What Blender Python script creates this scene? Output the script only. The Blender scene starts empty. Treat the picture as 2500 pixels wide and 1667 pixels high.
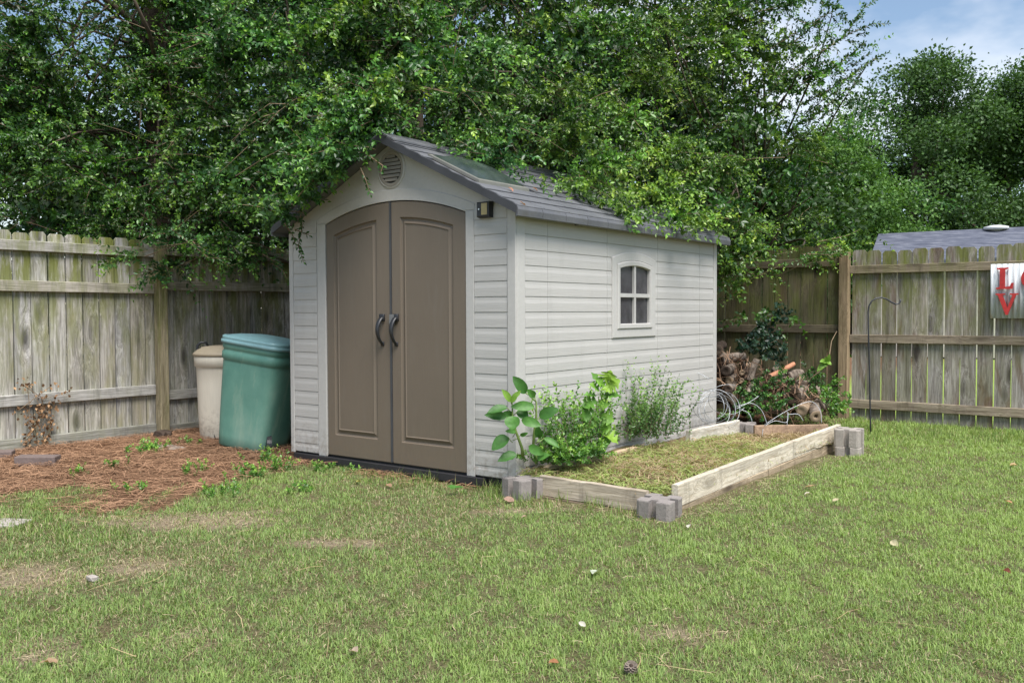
import bpy, bmesh, math, random
import numpy as np
from mathutils import Matrix, Vector, Euler
random.seed(7); rng = np.random.default_rng(11)
SC = bpy.context.scene
COL = SC.collection
R = math.radians
# ------------------------------------------------------------------ camera
F, PITCH, ROLL, YAW = 2183.27, .0333, .0038, -.6406
CAM = np.array([3.4853, -4.7139, 1.1118])
cam = bpy.data.cameras.new('camera'); camo = bpy.data.objects.new('camera', cam); COL.objects.link(camo)
cam.sensor_width = 36; cam.sensor_fit = 'HORIZONTAL'; cam.lens = 36*F/2500; cam.clip_end = 2000; cam.clip_start = .05
camo.matrix_world = Matrix.Translation(CAM) @ Matrix.Rotation(-YAW, 4, 'Z') @ Matrix.Rotation(math.pi/2-PITCH, 4, 'X') @ Matrix.Rotation(-ROLL, 4, 'Z')
SC.camera = camo
# ------------------------------------------------------------------ sky, sun, exposure
SUN_EL, SUN_AZ = R(60), R(118)          # azimuth clockwise from +y
w = bpy.data.worlds.new('World'); SC.world = w; w.use_nodes = True
nt = w.node_tree; nt.nodes.clear(); N = nt.nodes.new; L = nt.links.new
sky = N('ShaderNodeTexSky'); sky.sky_type = 'NISHITA'; sky.sun_disc = False
sky.sun_elevation = SUN_EL; sky.sun_rotation = SUN_AZ; sky.air_density = 1.2; sky.dust_density = .4; sky.ozone_density = 2.5
tc = N('ShaderNodeTexCoord'); mp = N('ShaderNodeMapping'); mp.inputs['Scale'].default_value = (1, 1, 2.2); mp.inputs['Location'].default_value = (3.7, 1.9, .6); L(tc.outputs['Generated'], mp.inputs[0])
ns = N('ShaderNodeTexNoise'); ns.inputs['Scale'].default_value = 2.6; ns.inputs['Detail'].default_value = 6; ns.inputs['Roughness'].default_value = .55
L(mp.outputs[0], ns.inputs['Vector'])
rp = N('ShaderNodeValToRGB'); rp.color_ramp.elements[0].position = .50; rp.color_ramp.elements[0].color = (.03, .03, .03, 1)
rp.color_ramp.elements[1].position = .74; rp.color_ramp.elements[1].color = (.85, .85, .85, 1); L(ns.outputs[0], rp.inputs[0])
mx = N('ShaderNodeMix'); mx.data_type = 'RGBA'; L(rp.outputs[0], mx.inputs['Factor']); L(sky.outputs[0], mx.inputs[6]); mx.inputs[7].default_value = (9.2, 9.2, 9.4, 1)
bg = N('ShaderNodeBackground'); bg.inputs[1].default_value = .065; L(mx.outputs[2], bg.inputs[0])
wo = N('ShaderNodeOutputWorld'); L(bg.outputs[0], wo.inputs[0])
sun = bpy.data.lights.new('sun', 'SUN'); sun.energy = 3.2; sun.angle = R(34); sun.color = (1, .955, .90)
suno = bpy.data.objects.new('sun', sun); COL.objects.link(suno)
sd = Vector((math.sin(SUN_AZ)*math.cos(SUN_EL), math.cos(SUN_AZ)*math.cos(SUN_EL), math.sin(SUN_EL)))
suno.rotation_euler = sd.to_track_quat('Z', 'Y').to_euler(); suno.location = (6, -6, 12)
vs = SC.view_settings; vs.view_transform = 'Standard'; vs.look = 'None'; vs.gamma = 1; vs.use_curve_mapping = False; vs.exposure = 1.22
SC.render.engine = 'CYCLES'
# ------------------------------------------------------------------ pixel -> direction helpers (photo is 2500 x 1667)
def ray(u, v):
    x, y = (u-1250)/F, -(v-833.5)/F
    s, c = math.sin(ROLL), math.cos(ROLL); r = x*c+y*s; u2 = -x*s+y*c
    s, c = math.sin(PITCH), math.cos(PITCH); fw = c+u2*s; up = -s+u2*c
    s, c = math.sin(YAW), math.cos(YAW)
    return np.array([r*c+fw*s, -r*s+fw*c, up])
def at(u, v, z=None, x=None, y=None, d=None):
    r = ray(u, v)
    t = (z-CAM[2])/r[2] if z is not None else (x-CAM[0])/r[0] if x is not None else (y-CAM[1])/r[1] if y is not None else d
    return CAM+r*t
# ------------------------------------------------------------------ object helpers
def tag(o, label=None, cat=None, group=None, kind=None):
    if label: o['label'] = label
    if cat: o['category'] = cat
    if group: o['group'] = group
    if kind: o['kind'] = kind
    return o
def empty(name, loc, label, cat, group=None):
    o = bpy.data.objects.new(name, None); o.location = loc; o.empty_display_size = .1; COL.objects.link(o)
    return tag(o, label, cat, group)
ORIG = {}
def link(name, me, parent=None, loc=(0, 0, 0), rot=(0, 0, 0), mat=None, local=False):
    o = bpy.data.objects.new(name, me); COL.objects.link(o)
    if mat is not None and not me.materials: me.materials.append(mat)
    o.location = loc; o.rotation_euler = rot
    if parent is not None and local: o.parent = parent
    elif parent is not None:
        o.parent = parent
        base = ORIG.get(parent.name, None)
        m = Matrix.Translation(parent.location) if parent.type == 'EMPTY' else (ORIG[parent.name] if base is not None else parent.matrix_basis)
        o.matrix_parent_inverse = m.inverted()
    # world matrix of this object (all parents keep world placement)
    ORIG[o.name] = Matrix.Translation(Vector(loc)) @ Euler(rot).to_matrix().to_4x4()
    return o
class MB:
    def __init__(s): s.v = []; s.f = []; s.m = []
    def add(s, vs, fs, mi=0):
        b = len(s.v); s.v += [tuple(map(float, p)) for p in vs]; s.f += [tuple(i+b for i in f) for f in fs]; s.m += [mi]*len(fs)
    def box(s, a, b, mi=0):
        x0, y0, z0 = a; x1, y1, z1 = b
        s.add([(x0, y0, z0), (x1, y0, z0), (x1, y1, z0), (x0, y1, z0), (x0, y0, z1), (x1, y0, z1), (x1, y1, z1), (x0, y1, z1)],
              [(0, 3, 2, 1), (4, 5, 6, 7), (0, 1, 5, 4), (1, 2, 6, 5), (2, 3, 7, 6), (3, 0, 4, 7)], mi)
    def loft(s, rings, cap0=True, cap1=True, mi=0, closed=True):
        n = len(rings[0]); vs = [p for r in rings for p in r]; fs = []
        for k in range(len(rings)-1):
            for i in range(n if closed else n-1):
                j = (i+1) % n; fs.append((k*n+i, k*n+j, (k+1)*n+j, (k+1)*n+i))
        if cap0: fs.append(tuple(range(n-1, -1, -1)))
        if cap1: fs.append(tuple((len(rings)-1)*n+i for i in range(n)))
        s.add(vs, fs, mi)
    def tube(s, pts, rad, sides=6, mi=0, caps=True):
        pts = [Vector(p) for p in pts]; rings = []
        if not hasattr(rad, '__len__'): rad = [rad]*len(pts)
        ref = None
        for i, p in enumerate(pts):
            t = (pts[min(i+1, len(pts)-1)]-pts[max(i-1, 0)]).normalized()
            if ref is None: ref = t.orthogonal().normalized()
            a = (ref-t*ref.dot(t)).normalized(); b = t.cross(a); ref = a
            rings.append([tuple(p+(a*math.cos(2*math.pi*k/sides)+b*math.sin(2*math.pi*k/sides))*rad[i]) for k in range(sides)])
        s.loft(rings, caps, caps, mi)
    def mesh(s, name, mats=(), smooth=False):
        me = bpy.data.meshes.new(name); me.from_pydata(s.v, [], s.f)
        for m in mats: me.materials.append(m)
        for p, mi in zip(me.polygons, s.m): p.material_index = mi; p.use_smooth = smooth
        bm = bmesh.new(); bm.from_mesh(me); bmesh.ops.recalc_face_normals(bm, faces=bm.faces); bm.to_mesh(me); bm.free()
        return me
    def build(s, name, mats, parent=None, smooth=False, loc=(0, 0, 0), rot=(0, 0, 0), local=False):
        mats = mats if isinstance(mats, (list, tuple)) else [mats]
        return link(name, s.mesh(name, mats, smooth), parent, loc, rot, None, local)
def np_mesh(name, V, T, mat, colors=None, smooth=False):
    me = bpy.data.meshes.new(name); V = np.ascontiguousarray(V, np.float32); T = np.ascontiguousarray(T, np.int32)
    me.vertices.add(len(V)); me.vertices.foreach_set('co', V.ravel())
    me.loops.add(T.size); me.loops.foreach_set('vertex_index', T.ravel())
    me.polygons.add(len(T)); me.polygons.foreach_set('loop_start', np.arange(0, T.size, 3, dtype=np.int32))
    if smooth: me.polygons.foreach_set('use_smooth', np.ones(len(T), bool))
    if colors is not None:
        a = me.attributes.new('col', 'FLOAT_COLOR', 'POINT')
        a.data.foreach_set('color', np.concatenate([colors, np.ones((len(colors), 1))], 1).astype(np.float32).ravel())
    me.update(calc_edges=True); me.materials.append(mat)
    return me
def bevel(me, w, seg=1):
    bm = bmesh.new(); bm.from_mesh(me)
    bmesh.ops.bevel(bm, geom=[e for e in bm.edges if e.calc_face_angle(0) > .6], offset=w, segments=seg, affect='EDGES', profile=.5)
    bm.to_mesh(me); bm.free(); return me
# ------------------------------------------------------------------ materials
class NT:
    def __init__(s, name):
        s.mat = bpy.data.materials.new(name); s.mat.use_nodes = True; s.t = s.mat.node_tree; s.t.nodes.clear()
        s.out = s.n('ShaderNodeOutputMaterial'); s.p = s.n('ShaderNodeBsdfPrincipled'); s.l(s.p.outputs[0], s.out.inputs[0])
    def n(s, t): return s.t.nodes.new(t)
    def l(s, a, b): s.t.links.new(a, b)
    def coords(s, kind='Object', scale=(1, 1, 1), rnd=False):
        if kind == 'World': o = s.n('ShaderNodeNewGeometry').outputs['Position']
        else: o = s.n('ShaderNodeTexCoord').outputs[kind]
        if rnd:
            oi = s.n('ShaderNodeObjectInfo'); m = s.n('ShaderNodeMath'); m.operation = 'MULTIPLY'; m.inputs[1].default_value = 37.; s.l(oi.outputs['Random'], m.inputs[0])
            va = s.n('ShaderNodeVectorMath'); s.l(o, va.inputs[0]); s.l(m.outputs[0], va.inputs[1]); o = va.outputs[0]
        mp = s.n('ShaderNodeMapping'); mp.inputs['Scale'].default_value = scale; s.l(o, mp.inputs[0]); return mp.outputs[0]
    def noise(s, co, scale=5, detail=4, rough=.55, dist=0):
        n = s.n('ShaderNodeTexNoise'); n.inputs['Scale'].default_value = scale; n.inputs['Detail'].default_value = detail
        n.inputs['Roughness'].default_value = rough; n.inputs['Distortion'].default_value = dist; s.l(co, n.inputs['Vector']); return n.outputs[0]
    def ramp(s, fac, stops):
        r = s.n('ShaderNodeValToRGB'); e = r.color_ramp.elements
        while len(e) < len(stops): e.new(.5)
        for k, (p, c) in enumerate(stops): e[k].position = p; e[k].color = (*(c if hasattr(c, '__len__') else (c, c, c)), 1)
        s.l(fac, r.inputs[0]); return r.outputs[0]
    def mix(s, fac, a, b, mode='MIX'):
        m = s.n('ShaderNodeMix'); m.data_type = 'RGBA'; m.blend_type = mode
        for i, x in ((0, fac), (6, a), (7, b)):
            if isinstance(x, (int, float)): m.inputs[i].default_value = x
            elif isinstance(x, tuple): m.inputs[i].default_value = (*x, 1)
            else: s.l(x, m.inputs[i])
        return m.outputs[2]
    def math(s, op, a, b=0):
        m = s.n('ShaderNodeMath'); m.operation = op; m.use_clamp = op in ('MULTIPLY', 'ADD') and False
        for i, x in ((0, a), (1, b)):
            if isinstance(x, (int, float)): m.inputs[i].default_value = x
            else: s.l(x, m.inputs[i])
        return m.outputs[0]
    def bump(s, h, strength=.3, dist=.01):
        b = s.n('ShaderNodeBump'); b.inputs['Strength'].default_value = strength; b.inputs['Distance'].default_value = dist
        s.l(h, b.inputs['Height']); s.l(b.outputs[0], s.p.inputs['Normal'])
    def fin(s, col, rough=.6, spec=.5):
        if isinstance(col, tuple): s.p.inputs['Base Color'].default_value = (*col, 1)
        else: s.l(col, s.p.inputs['Base Color'])
        if isinstance(rough, (int, float)): s.p.inputs['Roughness'].default_value = rough
        else: s.l(rough, s.p.inputs['Roughness'])
        s.p.inputs['Specular IOR Level'].default_value = spec
        return s.mat
def plastic(name, c, grain=(60, 60, 3), gs=1, rough=.5, bump=.15, var=.08, dirt=None):
    t = NT(name); g = t.noise(t.coords('World', grain), gs, 3, .6); big = t.noise(t.coords('World'), 1.7, 5, .6)
    col = t.ramp(big, [(.3, tuple(x*(1-var) for x in c)), (.7, tuple(min(1, x*(1+var)) for x in c))])
    col = t.mix(.35, col, t.ramp(g, [(.3, tuple(x*.86 for x in c)), (.7, tuple(min(1, x*1.08) for x in c))]))
    if dirt:                                            # streaks and mildew with their own shape
        d = t.noise(t.coords('World', (5, 5, .9)), 1.6, 7, .7); f = t.ramp(d, [(.56, 0.), (.75, dirt[0])]); col = t.mix(f, col, dirt[1])
    if dirt:                                            # soil splashed up from the ground
        pz = t.n('ShaderNodeSeparateXYZ'); t.l(t.n('ShaderNodeNewGeometry').outputs['Position'], pz.inputs[0]); sp_ = t.noise(t.coords('World'), 22, 6, .75)
        f = t.math('MULTIPLY', t.ramp(pz.outputs[2], [(.0, 1.), (.30, 0.)]), t.ramp(sp_, [(.46, 0.), (.62, .55)])); col = t.mix(f, col, (.17, .125, .085))
    t.bump(g, bump, .004); return t.fin(col, rough)
def wood(name, light, dark, axis=2, algae=0., alg_z=1.1, knots=True, brown=None, kn=.9):
    t = NT(name); th = 0 if axis == 1 else 1; sc = [34, 34, 34]; sc[axis] = 1.5
    kd = None
    if knots:
        s3 = [7, 7, 7]; s3[axis] = 2.4; s3[th] = .0
        vo = t.n('ShaderNodeTexVoronoi'); vo.inputs['Scale'].default_value = .75; vo.inputs['Randomness'].default_value = 1; t.l(t.coords('Object', tuple(s3), True), vo.inputs['Vector']); kd = vo.outputs['Distance']
    co = t.coords('Object', tuple(sc), True)
    if kd is not None:                                   # grain bends round the knots
        sm = t.ramp(kd, [(.0, 1.), (.5, 0.)]); vm = t.n('ShaderNodeVectorMath'); t.l(co, vm.inputs[0]); vs_ = t.n('ShaderNodeVectorMath'); vs_.operation = 'SCALE'; t.l(sm, vs_.inputs[0]); vs_.inputs['Scale'].default_value = 2.2; t.l(vs_.outputs[0], vm.inputs[1]); co = vm.outputs[0]
    g = t.noise(co, 1.4, 7, .68, .8); fine = t.noise(co, 4.2, 4, .6)
    s2 = [5, 5, 5]; s2[axis] = .8; big = t.noise(t.coords('Object', tuple(s2), True), 1., 5, .65)
    col = t.ramp(g, [(.30, dark), (.46, tuple(a*.5+b*.5 for a, b in zip(light, dark))), (.62, light)])
    col = t.mix(1., col, t.ramp(fine, [(.3, .72), (.6, 1.08)]), 'MULTIPLY'); col = t.mix(1., col, t.ramp(big, [(.32, .62), (.6, 1.08)]), 'MULTIPLY')
    oi = t.n('ShaderNodeObjectInfo')
    col = t.mix(1., col, t.ramp(oi.outputs['Random'], [(0, (.72, .69, .64)), (.2, (1.05, 1.05, 1.06)), (.42, (.86, .80, .70)), (.6, (1.12, 1.11, 1.08)), (.8, (.80, .81, .76)), (1, (.98, .90, .80))]), 'MULTIPLY')
    if brown: s4 = [4, 4, 4]; s4[axis] = 1.1; s4[th] = 0.; bn = t.noise(t.coords('Object', tuple(s4), True), 1.1, 4, .6, .4); col = t.mix(t.ramp(bn, [(.52, 0.), (.66, .85)]), col, t.mix(g, tuple(x*.6 for x in brown), tuple(x*1.5 for x in brown)))
    if knots: col = t.mix(t.ramp(kd, [(.07, kn), (.15, kn*.6), (.25, .0)]), col, tuple(x*.33 for x in dark))
    if algae:
        pos = t.n('ShaderNodeSeparateXYZ'); t.l(t.n('ShaderNodeNewGeometry').outputs['Position'], pos.inputs[0])
        zf = t.ramp(t.math('MULTIPLY', pos.outputs[2], .5), [(max(.02, alg_z*.5-.3), .22), (min(.98, alg_z*.5+.28), 1.)])
        a = t.noise(t.coords('World', (6, 6, 1.3)), 1.5, 7, .7)
        f = t.math('MULTIPLY', t.ramp(a, [(.42, 0.), (.58, algae)]), zf); col = t.mix(f, col, t.mix(g, (.065, .075, .016), (.23, .25, .07)))
    st = t.noise(t.coords('World', (4, 4, .7)), 2.3, 7, .72); col = t.mix(t.ramp(st, [(.54, 0.), (.72, .7)]), col, tuple(x*.36 for x in dark))
    t.bump(g, .5, .006); return t.fin(col, .85, .2)
def leafmat(name, trans=.3, rough=.42, spec=.5):
    t = NT(name); a = t.n('ShaderNodeAttribute'); a.attribute_name = 'col'
    t.fin(a.outputs['Color'], rough, spec)
    tr = t.n('ShaderNodeBsdfTranslucent'); hs = t.mix(1., a.outputs['Color'], (1.25, 1.35, .55), 'MULTIPLY'); t.l(hs, tr.inputs[0])
    ms = t.n('ShaderNodeMixShader'); ms.inputs[0].default_value = trans
    t.l(t.p.outputs[0], ms.inputs[1]); t.l(tr.outputs[0], ms.inputs[2]); t.l(ms.outputs[0], t.out.inputs[0]); return t.mat
def simple(name, c, rough=.6, var=.15, scale=6., spec=.5, bump=.2, metal=0., det=5):
    t = NT(name); g = t.noise(t.coords('Object', rnd=True), scale, det, .65)
    col = t.ramp(g, [(.3, tuple(x*(1-var) for x in c)), (.7, tuple(min(1, x*(1+var)) for x in c))])
    if bump: t.bump(g, bump, .01)
    t.p.inputs['Metallic'].default_value = metal; return t.fin(col, rough, spec)
M = {}
M['siding'] = plastic('siding', (.44, .428, .408), (3, 3, 130), 1.2, .5, .35, .05, (.3, (.31, .30, .28)))
M['trim'] = plastic('trim', (.45, .438, .418), (40, 40, 40), 1, .5, .1, .05, (.3, (.33, .32, .30)))
M['door'] = plastic('door', (.150, .120, .090), (120, 120, 4), 1.3, .48, .35, .07, (.25, (.19, .17, .145)))
M['vent'] = plastic('vent', (.29, .265, .23), (40, 40, 40), 1, .55, .1)
M['seal'] = simple('seal', (.16, .165, .17), .5)
M['black'] = simple('black_plastic', (.018, .019, .022), .42, .2, 20)
M['base'] = simple('base_plastic', (.02, .02, .023), .6)
M['pane'] = simple('pane', (.05, .05, .055), .22, .35, 9, .5, 0)
def roofmat():
    t = NT('roof'); g = t.noise(t.coords('World', (60, 60, 60)), 1, 3, .6); b = t.noise(t.coords('World'), 3, 6, .65)
    col = t.ramp(b, [(.3, (.085, .088, .098)), (.7, (.135, .138, .148))]); oi = t.n('ShaderNodeObjectInfo')
    col = t.mix(1., col, t.ramp(oi.outputs['Random'], [(0, .88), (1, 1.1)]), 'MULTIPLY')
    d = t.noise(t.coords('World'), 5, 6, .75); col = t.mix(t.ramp(d, [(.58, 0.), (.72, .5)]), col, (.075, .07, .05)); t.bump(g, .3, .004); return t.fin(col, .55)
M['roof'] = roofmat()
t = NT('skylight'); g = t.noise(t.coords('World'), 6, 5, .6); M['skylight'] = t.fin(t.ramp(g, [(.3, (.022, .032, .028)), (.7, (.05, .066, .060))]), .18)
M['skyframe'] = simple('skylight_frame', (.16, .16, .14), .5); M['roofedge'] = simple('roof_edge', (.040, .041, .046), .5, .2, 5)
M['amber'] = simple('solar_panel', (.38, .30, .13), .3, .2, 15)
M['screw'] = simple('screw', (.6, .6, .6), .3, .1, 5, .5, 0, 1.)
M['picketL'] = wood('picket_left', (.53, .52, .50), (.17, .162, .148), 2, 1., 1.05, True, (.26, .24, .15))
M['railL'] = wood('rail_left', (.46, .45, .43), (.20, .195, .175), 1, .7, 1.35, False)
M['postL'] = wood('post_left', (.46, .42, .31), (.20, .175, .11), 2, .8, .6)
M['picketR'] = wood('picket_right', (.43, .405, .375), (.135, .115, .098), 2, .95, 1.05, True, (.13, .08, .05))
M['railR'] = wood('rail_right', (.38, .32, .245), (.17, .13, .092), 0, .45, 1.5, True)
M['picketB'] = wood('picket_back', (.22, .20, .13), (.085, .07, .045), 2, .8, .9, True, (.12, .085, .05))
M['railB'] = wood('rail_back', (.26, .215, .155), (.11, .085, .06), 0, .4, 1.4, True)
M['postR'] = wood('post_right', (.46, .36, .24), (.22, .155, .095), 2, .2, 1.2)
M['bedwhite'] = wood('bed_board_pale', (.70, .67, .60), (.42, .37, .29), 1, 0, 1, True, None, .5)
M['bedgrey'] = wood('bed_board_grey', (.66, .61, .54), (.32, .27, .21), 0, 0, 1, True, None, .6)
M['bedpink'] = wood('bed_board_pink', (.40, .29, .21), (.24, .165, .115), 0, 0)
M['bedold'] = wood('bed_board_old', (.50, .41, .31), (.26, .20, .14), 1, .0)
def concrete(name, c):
    t = NT(name); g = t.noise(t.coords('Object', rnd=True), 60, 5, .7); b = t.noise(t.coords('Object', rnd=True), 9, 5, .65)
    col = t.ramp(b, [(.3, tuple(x*.72 for x in c)), (.7, tuple(x*1.15 for x in c))]); col = t.mix(.4, col, t.ramp(g, [(.3, tuple(x*.6 for x in c)), (.7, tuple(x*1.2 for x in c))]))
    t.bump(g, .6, .006); return t.fin(col, .9, .2)
M['concrete'] = concrete('concrete', (.25, .225, .21)); M['concrete_pale'] = concrete('concrete_pale', (.36, .325, .29)); M['stone'] = concrete('stone', (.55, .52, .47))
M['brickdark'] = concrete('brick_dark', (.16, .125, .115))
M['leaf'] = leafmat('leaf', .30, .36, .42); M['leaf_far'] = leafmat('leaf_far', .25, .55, .3); M['grass'] = leafmat('grass', .32, .6, .25)
M['needle'] = leafmat('needle', .0, .7, .25); M['broad'] = leafmat('broad_leaf', .30, .38)
M['bark'] = simple('bark', (.085, .068, .052), .95, .5, 14, .1, .9); M['twig'] = simple('twig', (.17, .125, .08), .8, .3, 20, .2, .3); M['stemgreen'] = simple('green_stem', (.16, .24, .06), .5, .2, 10)
M['logbark'] = simple('log_bark', (.17, .14, .115), .95, .75, 16, .1, .9); M['logdark'] = simple('log_bark_dark', (.065, .048, .038), .95, .5, 12, .1, .9)
M['cut'] = simple('cut_wood', (.11, .085, .065), .9, .45, 18, .1, .4); M['cutpale'] = simple('cut_wood_pale', (.30, .225, .155), .9, .3, 18, .1, .4); M['redwood'] = simple('red_stick', (.42, .20, .12), .8, .3, 12, .2, .3)
M['wire'] = simple('wire', (.36, .38, .40), .4, .1, 10, .5, 0, .6); M['hook'] = simple('hook_metal', (.02, .022, .028), .45)
M['cream'] = plastic('cream_bin', (.63, .585, .49), (50, 50, 6), 1, .5, .1, .05, (.5, (.48, .41, .30))); M['creamlid'] = plastic('cream_bin_lid', (.36, .30, .215), (40, 40, 40), 1, .5, .1, .1, (.5, (.30, .23, .15)))
def greenbin():
    t = NT('green_bin'); b = t.noise(t.coords('Object', (1.2, 1.2, .8)), 2.3, 5, .6); col = t.ramp(b, [(.35, (.075, .20, .16)), (.55, (.12, .265, .21)), (.75, (.20, .33, .27))])
    d = t.noise(t.coords('Object', (6, 6, .9)), 2, 6, .7); col = t.mix(t.ramp(d, [(.55, 0.), (.72, .45)]), col, (.30, .38, .29))
    s = t.noise(t.coords('Object', (50, 50, 50)), 1, 3, .6); col = t.mix(t.ramp(s, [(.66, 0.), (.75, .25)]), col, (.30, .36, .30)); return t.fin(col, .42)
M['green'] = greenbin(); M['greenlid'] = plastic('green_bin_lid', (.19, .34, .36), (30, 30, 30), 1, .35, .1, .12, (.5, (.36, .45, .48)))
t = NT('galvanized'); g = t.noise(t.coords('World', (9, 9, 2)), 2, 6, .7); M['galv'] = t.fin(t.mix(t.ramp(g, [(.58, 0.), (.72, .8)]), (.55, .58, .60), (.50, .40, .24)), .45); M['red'] = simple('red_paint', (.46, .03, .028), .5, .25, 14)
t = NT('house_shingle'); g = t.noise(t.coords('Object', (1.1, 5, 5)), 2.2, 5, .7); M['houseroof'] = t.fin(t.ramp(g, [(.35, (.055, .062, .085)), (.52, (.09, .098, .128)), (.7, (.17, .18, .21))]), .8, .2)
M['housewall'] = simple('house_wall', (.45, .42, .38), .8); M['tin'] = simple('tin', (.6, .61, .63), .4, .1)
# ------------------------------------------------------------------ terrain
def gz(x, y):
    x = np.asarray(x, float); y = np.asarray(y, float)
    z = -.068+.010*np.sin(x*1.3+.4)*np.cos(y*1.1)+.006*np.sin(x*3.1+y*2.3)+.004*np.sin(x*6.3-y*5.1)
    return z-.035*np.clip((y-1)/3, 0, 1)+.02*np.clip((-1.9-x)/1.2, 0, 1)
def fract_noise(x, y, s, seed=0):
    r = np.random.default_rng(seed); v = np.zeros_like(np.asarray(x, float)); a = 1.; tot = 0
    for o in range(4):
        for k in range(5):
            th = r.uniform(0, 6.28); f = s*2**o*r.uniform(.7, 1.4); v += a*np.sin((np.cos(th)*x+np.sin(th)*y)*f+r.uniform(0, 6.28))
        tot += a*2.2; a *= .6
    return v/tot          # about -1..1
bl = np.array([at(u, v, z=-.06)[:2] for u, v in [(0, 1225), (130, 1212), (240, 1262), (340, 1255), (430, 1190), (560, 1168), (700, 1140), (800, 1134), (1000, 1158), (1180, 1182), (1285, 1195)]])
FWX, FWY = math.sin(YAW), math.cos(YAW)
blr = bl[:, 0]*FWY-bl[:, 1]*FWX; blf = bl[:, 0]*FWX+bl[:, 1]*FWY; o_ = np.argsort(blr); blr, blf = blr[o_], blf[o_]     # mulch edge in a frame turned along the yard
def straw(x, y):
    r_ = x*FWY-y*FWX; f_ = x*FWX+y*FWY; s = (f_-np.interp(r_, blr, blf))/.34+1.2*fract_noise(x, y, 4, 3)
    s = np.clip(s*.5+.5, 0, 1); return np.where((x > -.02) | (x < -9), 0, s)
bare_c = [(*at(u, v, z=-.07)[:2], rx, ry) for u, v, rx, ry in [(520, 1272, .85, .26), (640, 1255, .4, .15), (350, 1380, .3, .2), (60, 1420, .4, .35), (80, 1600, .25, .2), (430, 1560, .22, .16), (1280, 1250, .35, .12), (820, 1330, .3, .1), (1650, 1560, .25, .12)]]
def bare(x, y):
    b = np.zeros_like(np.asarray(x, float)); c, s = .80, .60
    for cx, cy, rx, ry in bare_c:
        dx, dy = x-cx, y-cy; a = (dx*c+dy*s)/rx; q = (-dx*s+dy*c)/ry; b = np.maximum(b, 1-np.sqrt(a*a+q*q))
    return np.clip(b*1.1+.55*fract_noise(x, y, 6, 5)*(b > 0), 0, .9)
def axis_grid(lo, hi, step, far):
    c = np.arange(lo, hi+1e-6, step); o = []; d = step
    while (o[-1] if o else 0) < far: d *= 1.5; o.append((o[-1] if o else 0)+d)
    o = np.array(o); return np.concatenate([lo-o[::-1], c, hi+o])
gx, gy = axis_grid(-7, 6, .07, 600), axis_grid(-6, 7, .07, 600); GX, GY = np.meshgrid(gx, gy, indexing='ij')
V = np.stack([GX, GY, gz(np.clip(GX, -9, 9), np.clip(GY, -9, 9))], -1).reshape(-1, 3); nx, ny = len(gx), len(gy)
i = (np.arange(nx-1)[:, None]*ny+np.arange(ny-1)[None]).ravel(); T = np.concatenate([np.stack([i, i+ny, i+ny+1], 1), np.stack([i, i+ny+1, i+1], 1)])
gc = np.stack([straw(V[:, 0], V[:, 1]), bare(V[:, 0], V[:, 1]), np.clip((V[:, 1]-5.5)/.1, 0, 1)*np.clip((V[:, 0]+1.5)/.8, 0, 1)], 1)
t = NT('soil'); a = t.n('ShaderNodeAttribute'); a.attribute_name = 'col'; sp = t.n('ShaderNodeSeparateColor'); t.l(a.outputs['Color'], sp.inputs[0])
f1 = t.noise(t.coords('World'), 60, 7, .75); f2 = t.noise(t.coords('World'), 6, 5, .6)
gcol = t.mix(t.ramp(f2, [(.35, 0.), (.65, 1.)]), t.ramp(f1, [(.35, (.05, .05, .024)), (.65, (.17, .175, .078))]), t.ramp(f1, [(.35, (.05, .04, .022)), (.65, (.20, .165, .09))]))
gcol = t.mix(t.math('MULTIPLY', sp.outputs[1], .8), gcol, t.ramp(f1, [(.3, (.16, .12, .08)), (.7, (.38, .31, .22))]))
gcol = t.mix(sp.outputs[0], gcol, t.ramp(f1, [(.3, (.06, .035, .022)), (.7, (.24, .135, .078))]))
gcol = t.mix(sp.outputs[2], gcol, t.ramp(f1, [(.3, (.16, .24, .05)), (.7, (.33, .43, .10))])); t.bump(f1, .8, .02); M['soil'] = t.fin(gcol, .95, .1)
lawn = link('ground', np_mesh('ground', V, T, M['soil'], gc, True)); tag(lawn, kind='structure')
# ------------------------------------------------------------------ blades, needles, leaves in bulk (numpy)
def unit(a): return a/np.maximum(np.linalg.norm(a, axis=-1, keepdims=True), 1e-9)
def blades(P, Ln, W, tilt, col, tipcol=None):
    n = len(P); az = rng.uniform(0, 6.283, n); d = np.stack([np.cos(az), np.sin(az), np.zeros(n)], 1); s = np.stack([-np.sin(az), np.cos(az), np.zeros(n)], 1)
    up = np.array([0, 0, 1.]); t1 = tilt*.6; t2 = tilt*1.35
    a1 = d*np.sin(t1)[:, None]+up*np.cos(t1)[:, None]; a2 = d*np.sin(t2)[:, None]+up*np.cos(t2)[:, None]
    w = s*W[:, None]*.5; m = P+a1*(Ln*.55)[:, None]; e = m+a2*(Ln*.5)[:, None]
    V = np.stack([P-w, P+w, m-w*.8, m+w*.8, e], 1).reshape(-1, 3); b = (np.arange(n)*5)[:, None]
    T = np.concatenate([b+np.array([[0, 1, 3]]), b+np.array([[0, 3, 2]]), b+np.array([[2, 3, 4]])]); C = np.repeat(col, 5, 0)
    return V, T, C
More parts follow.
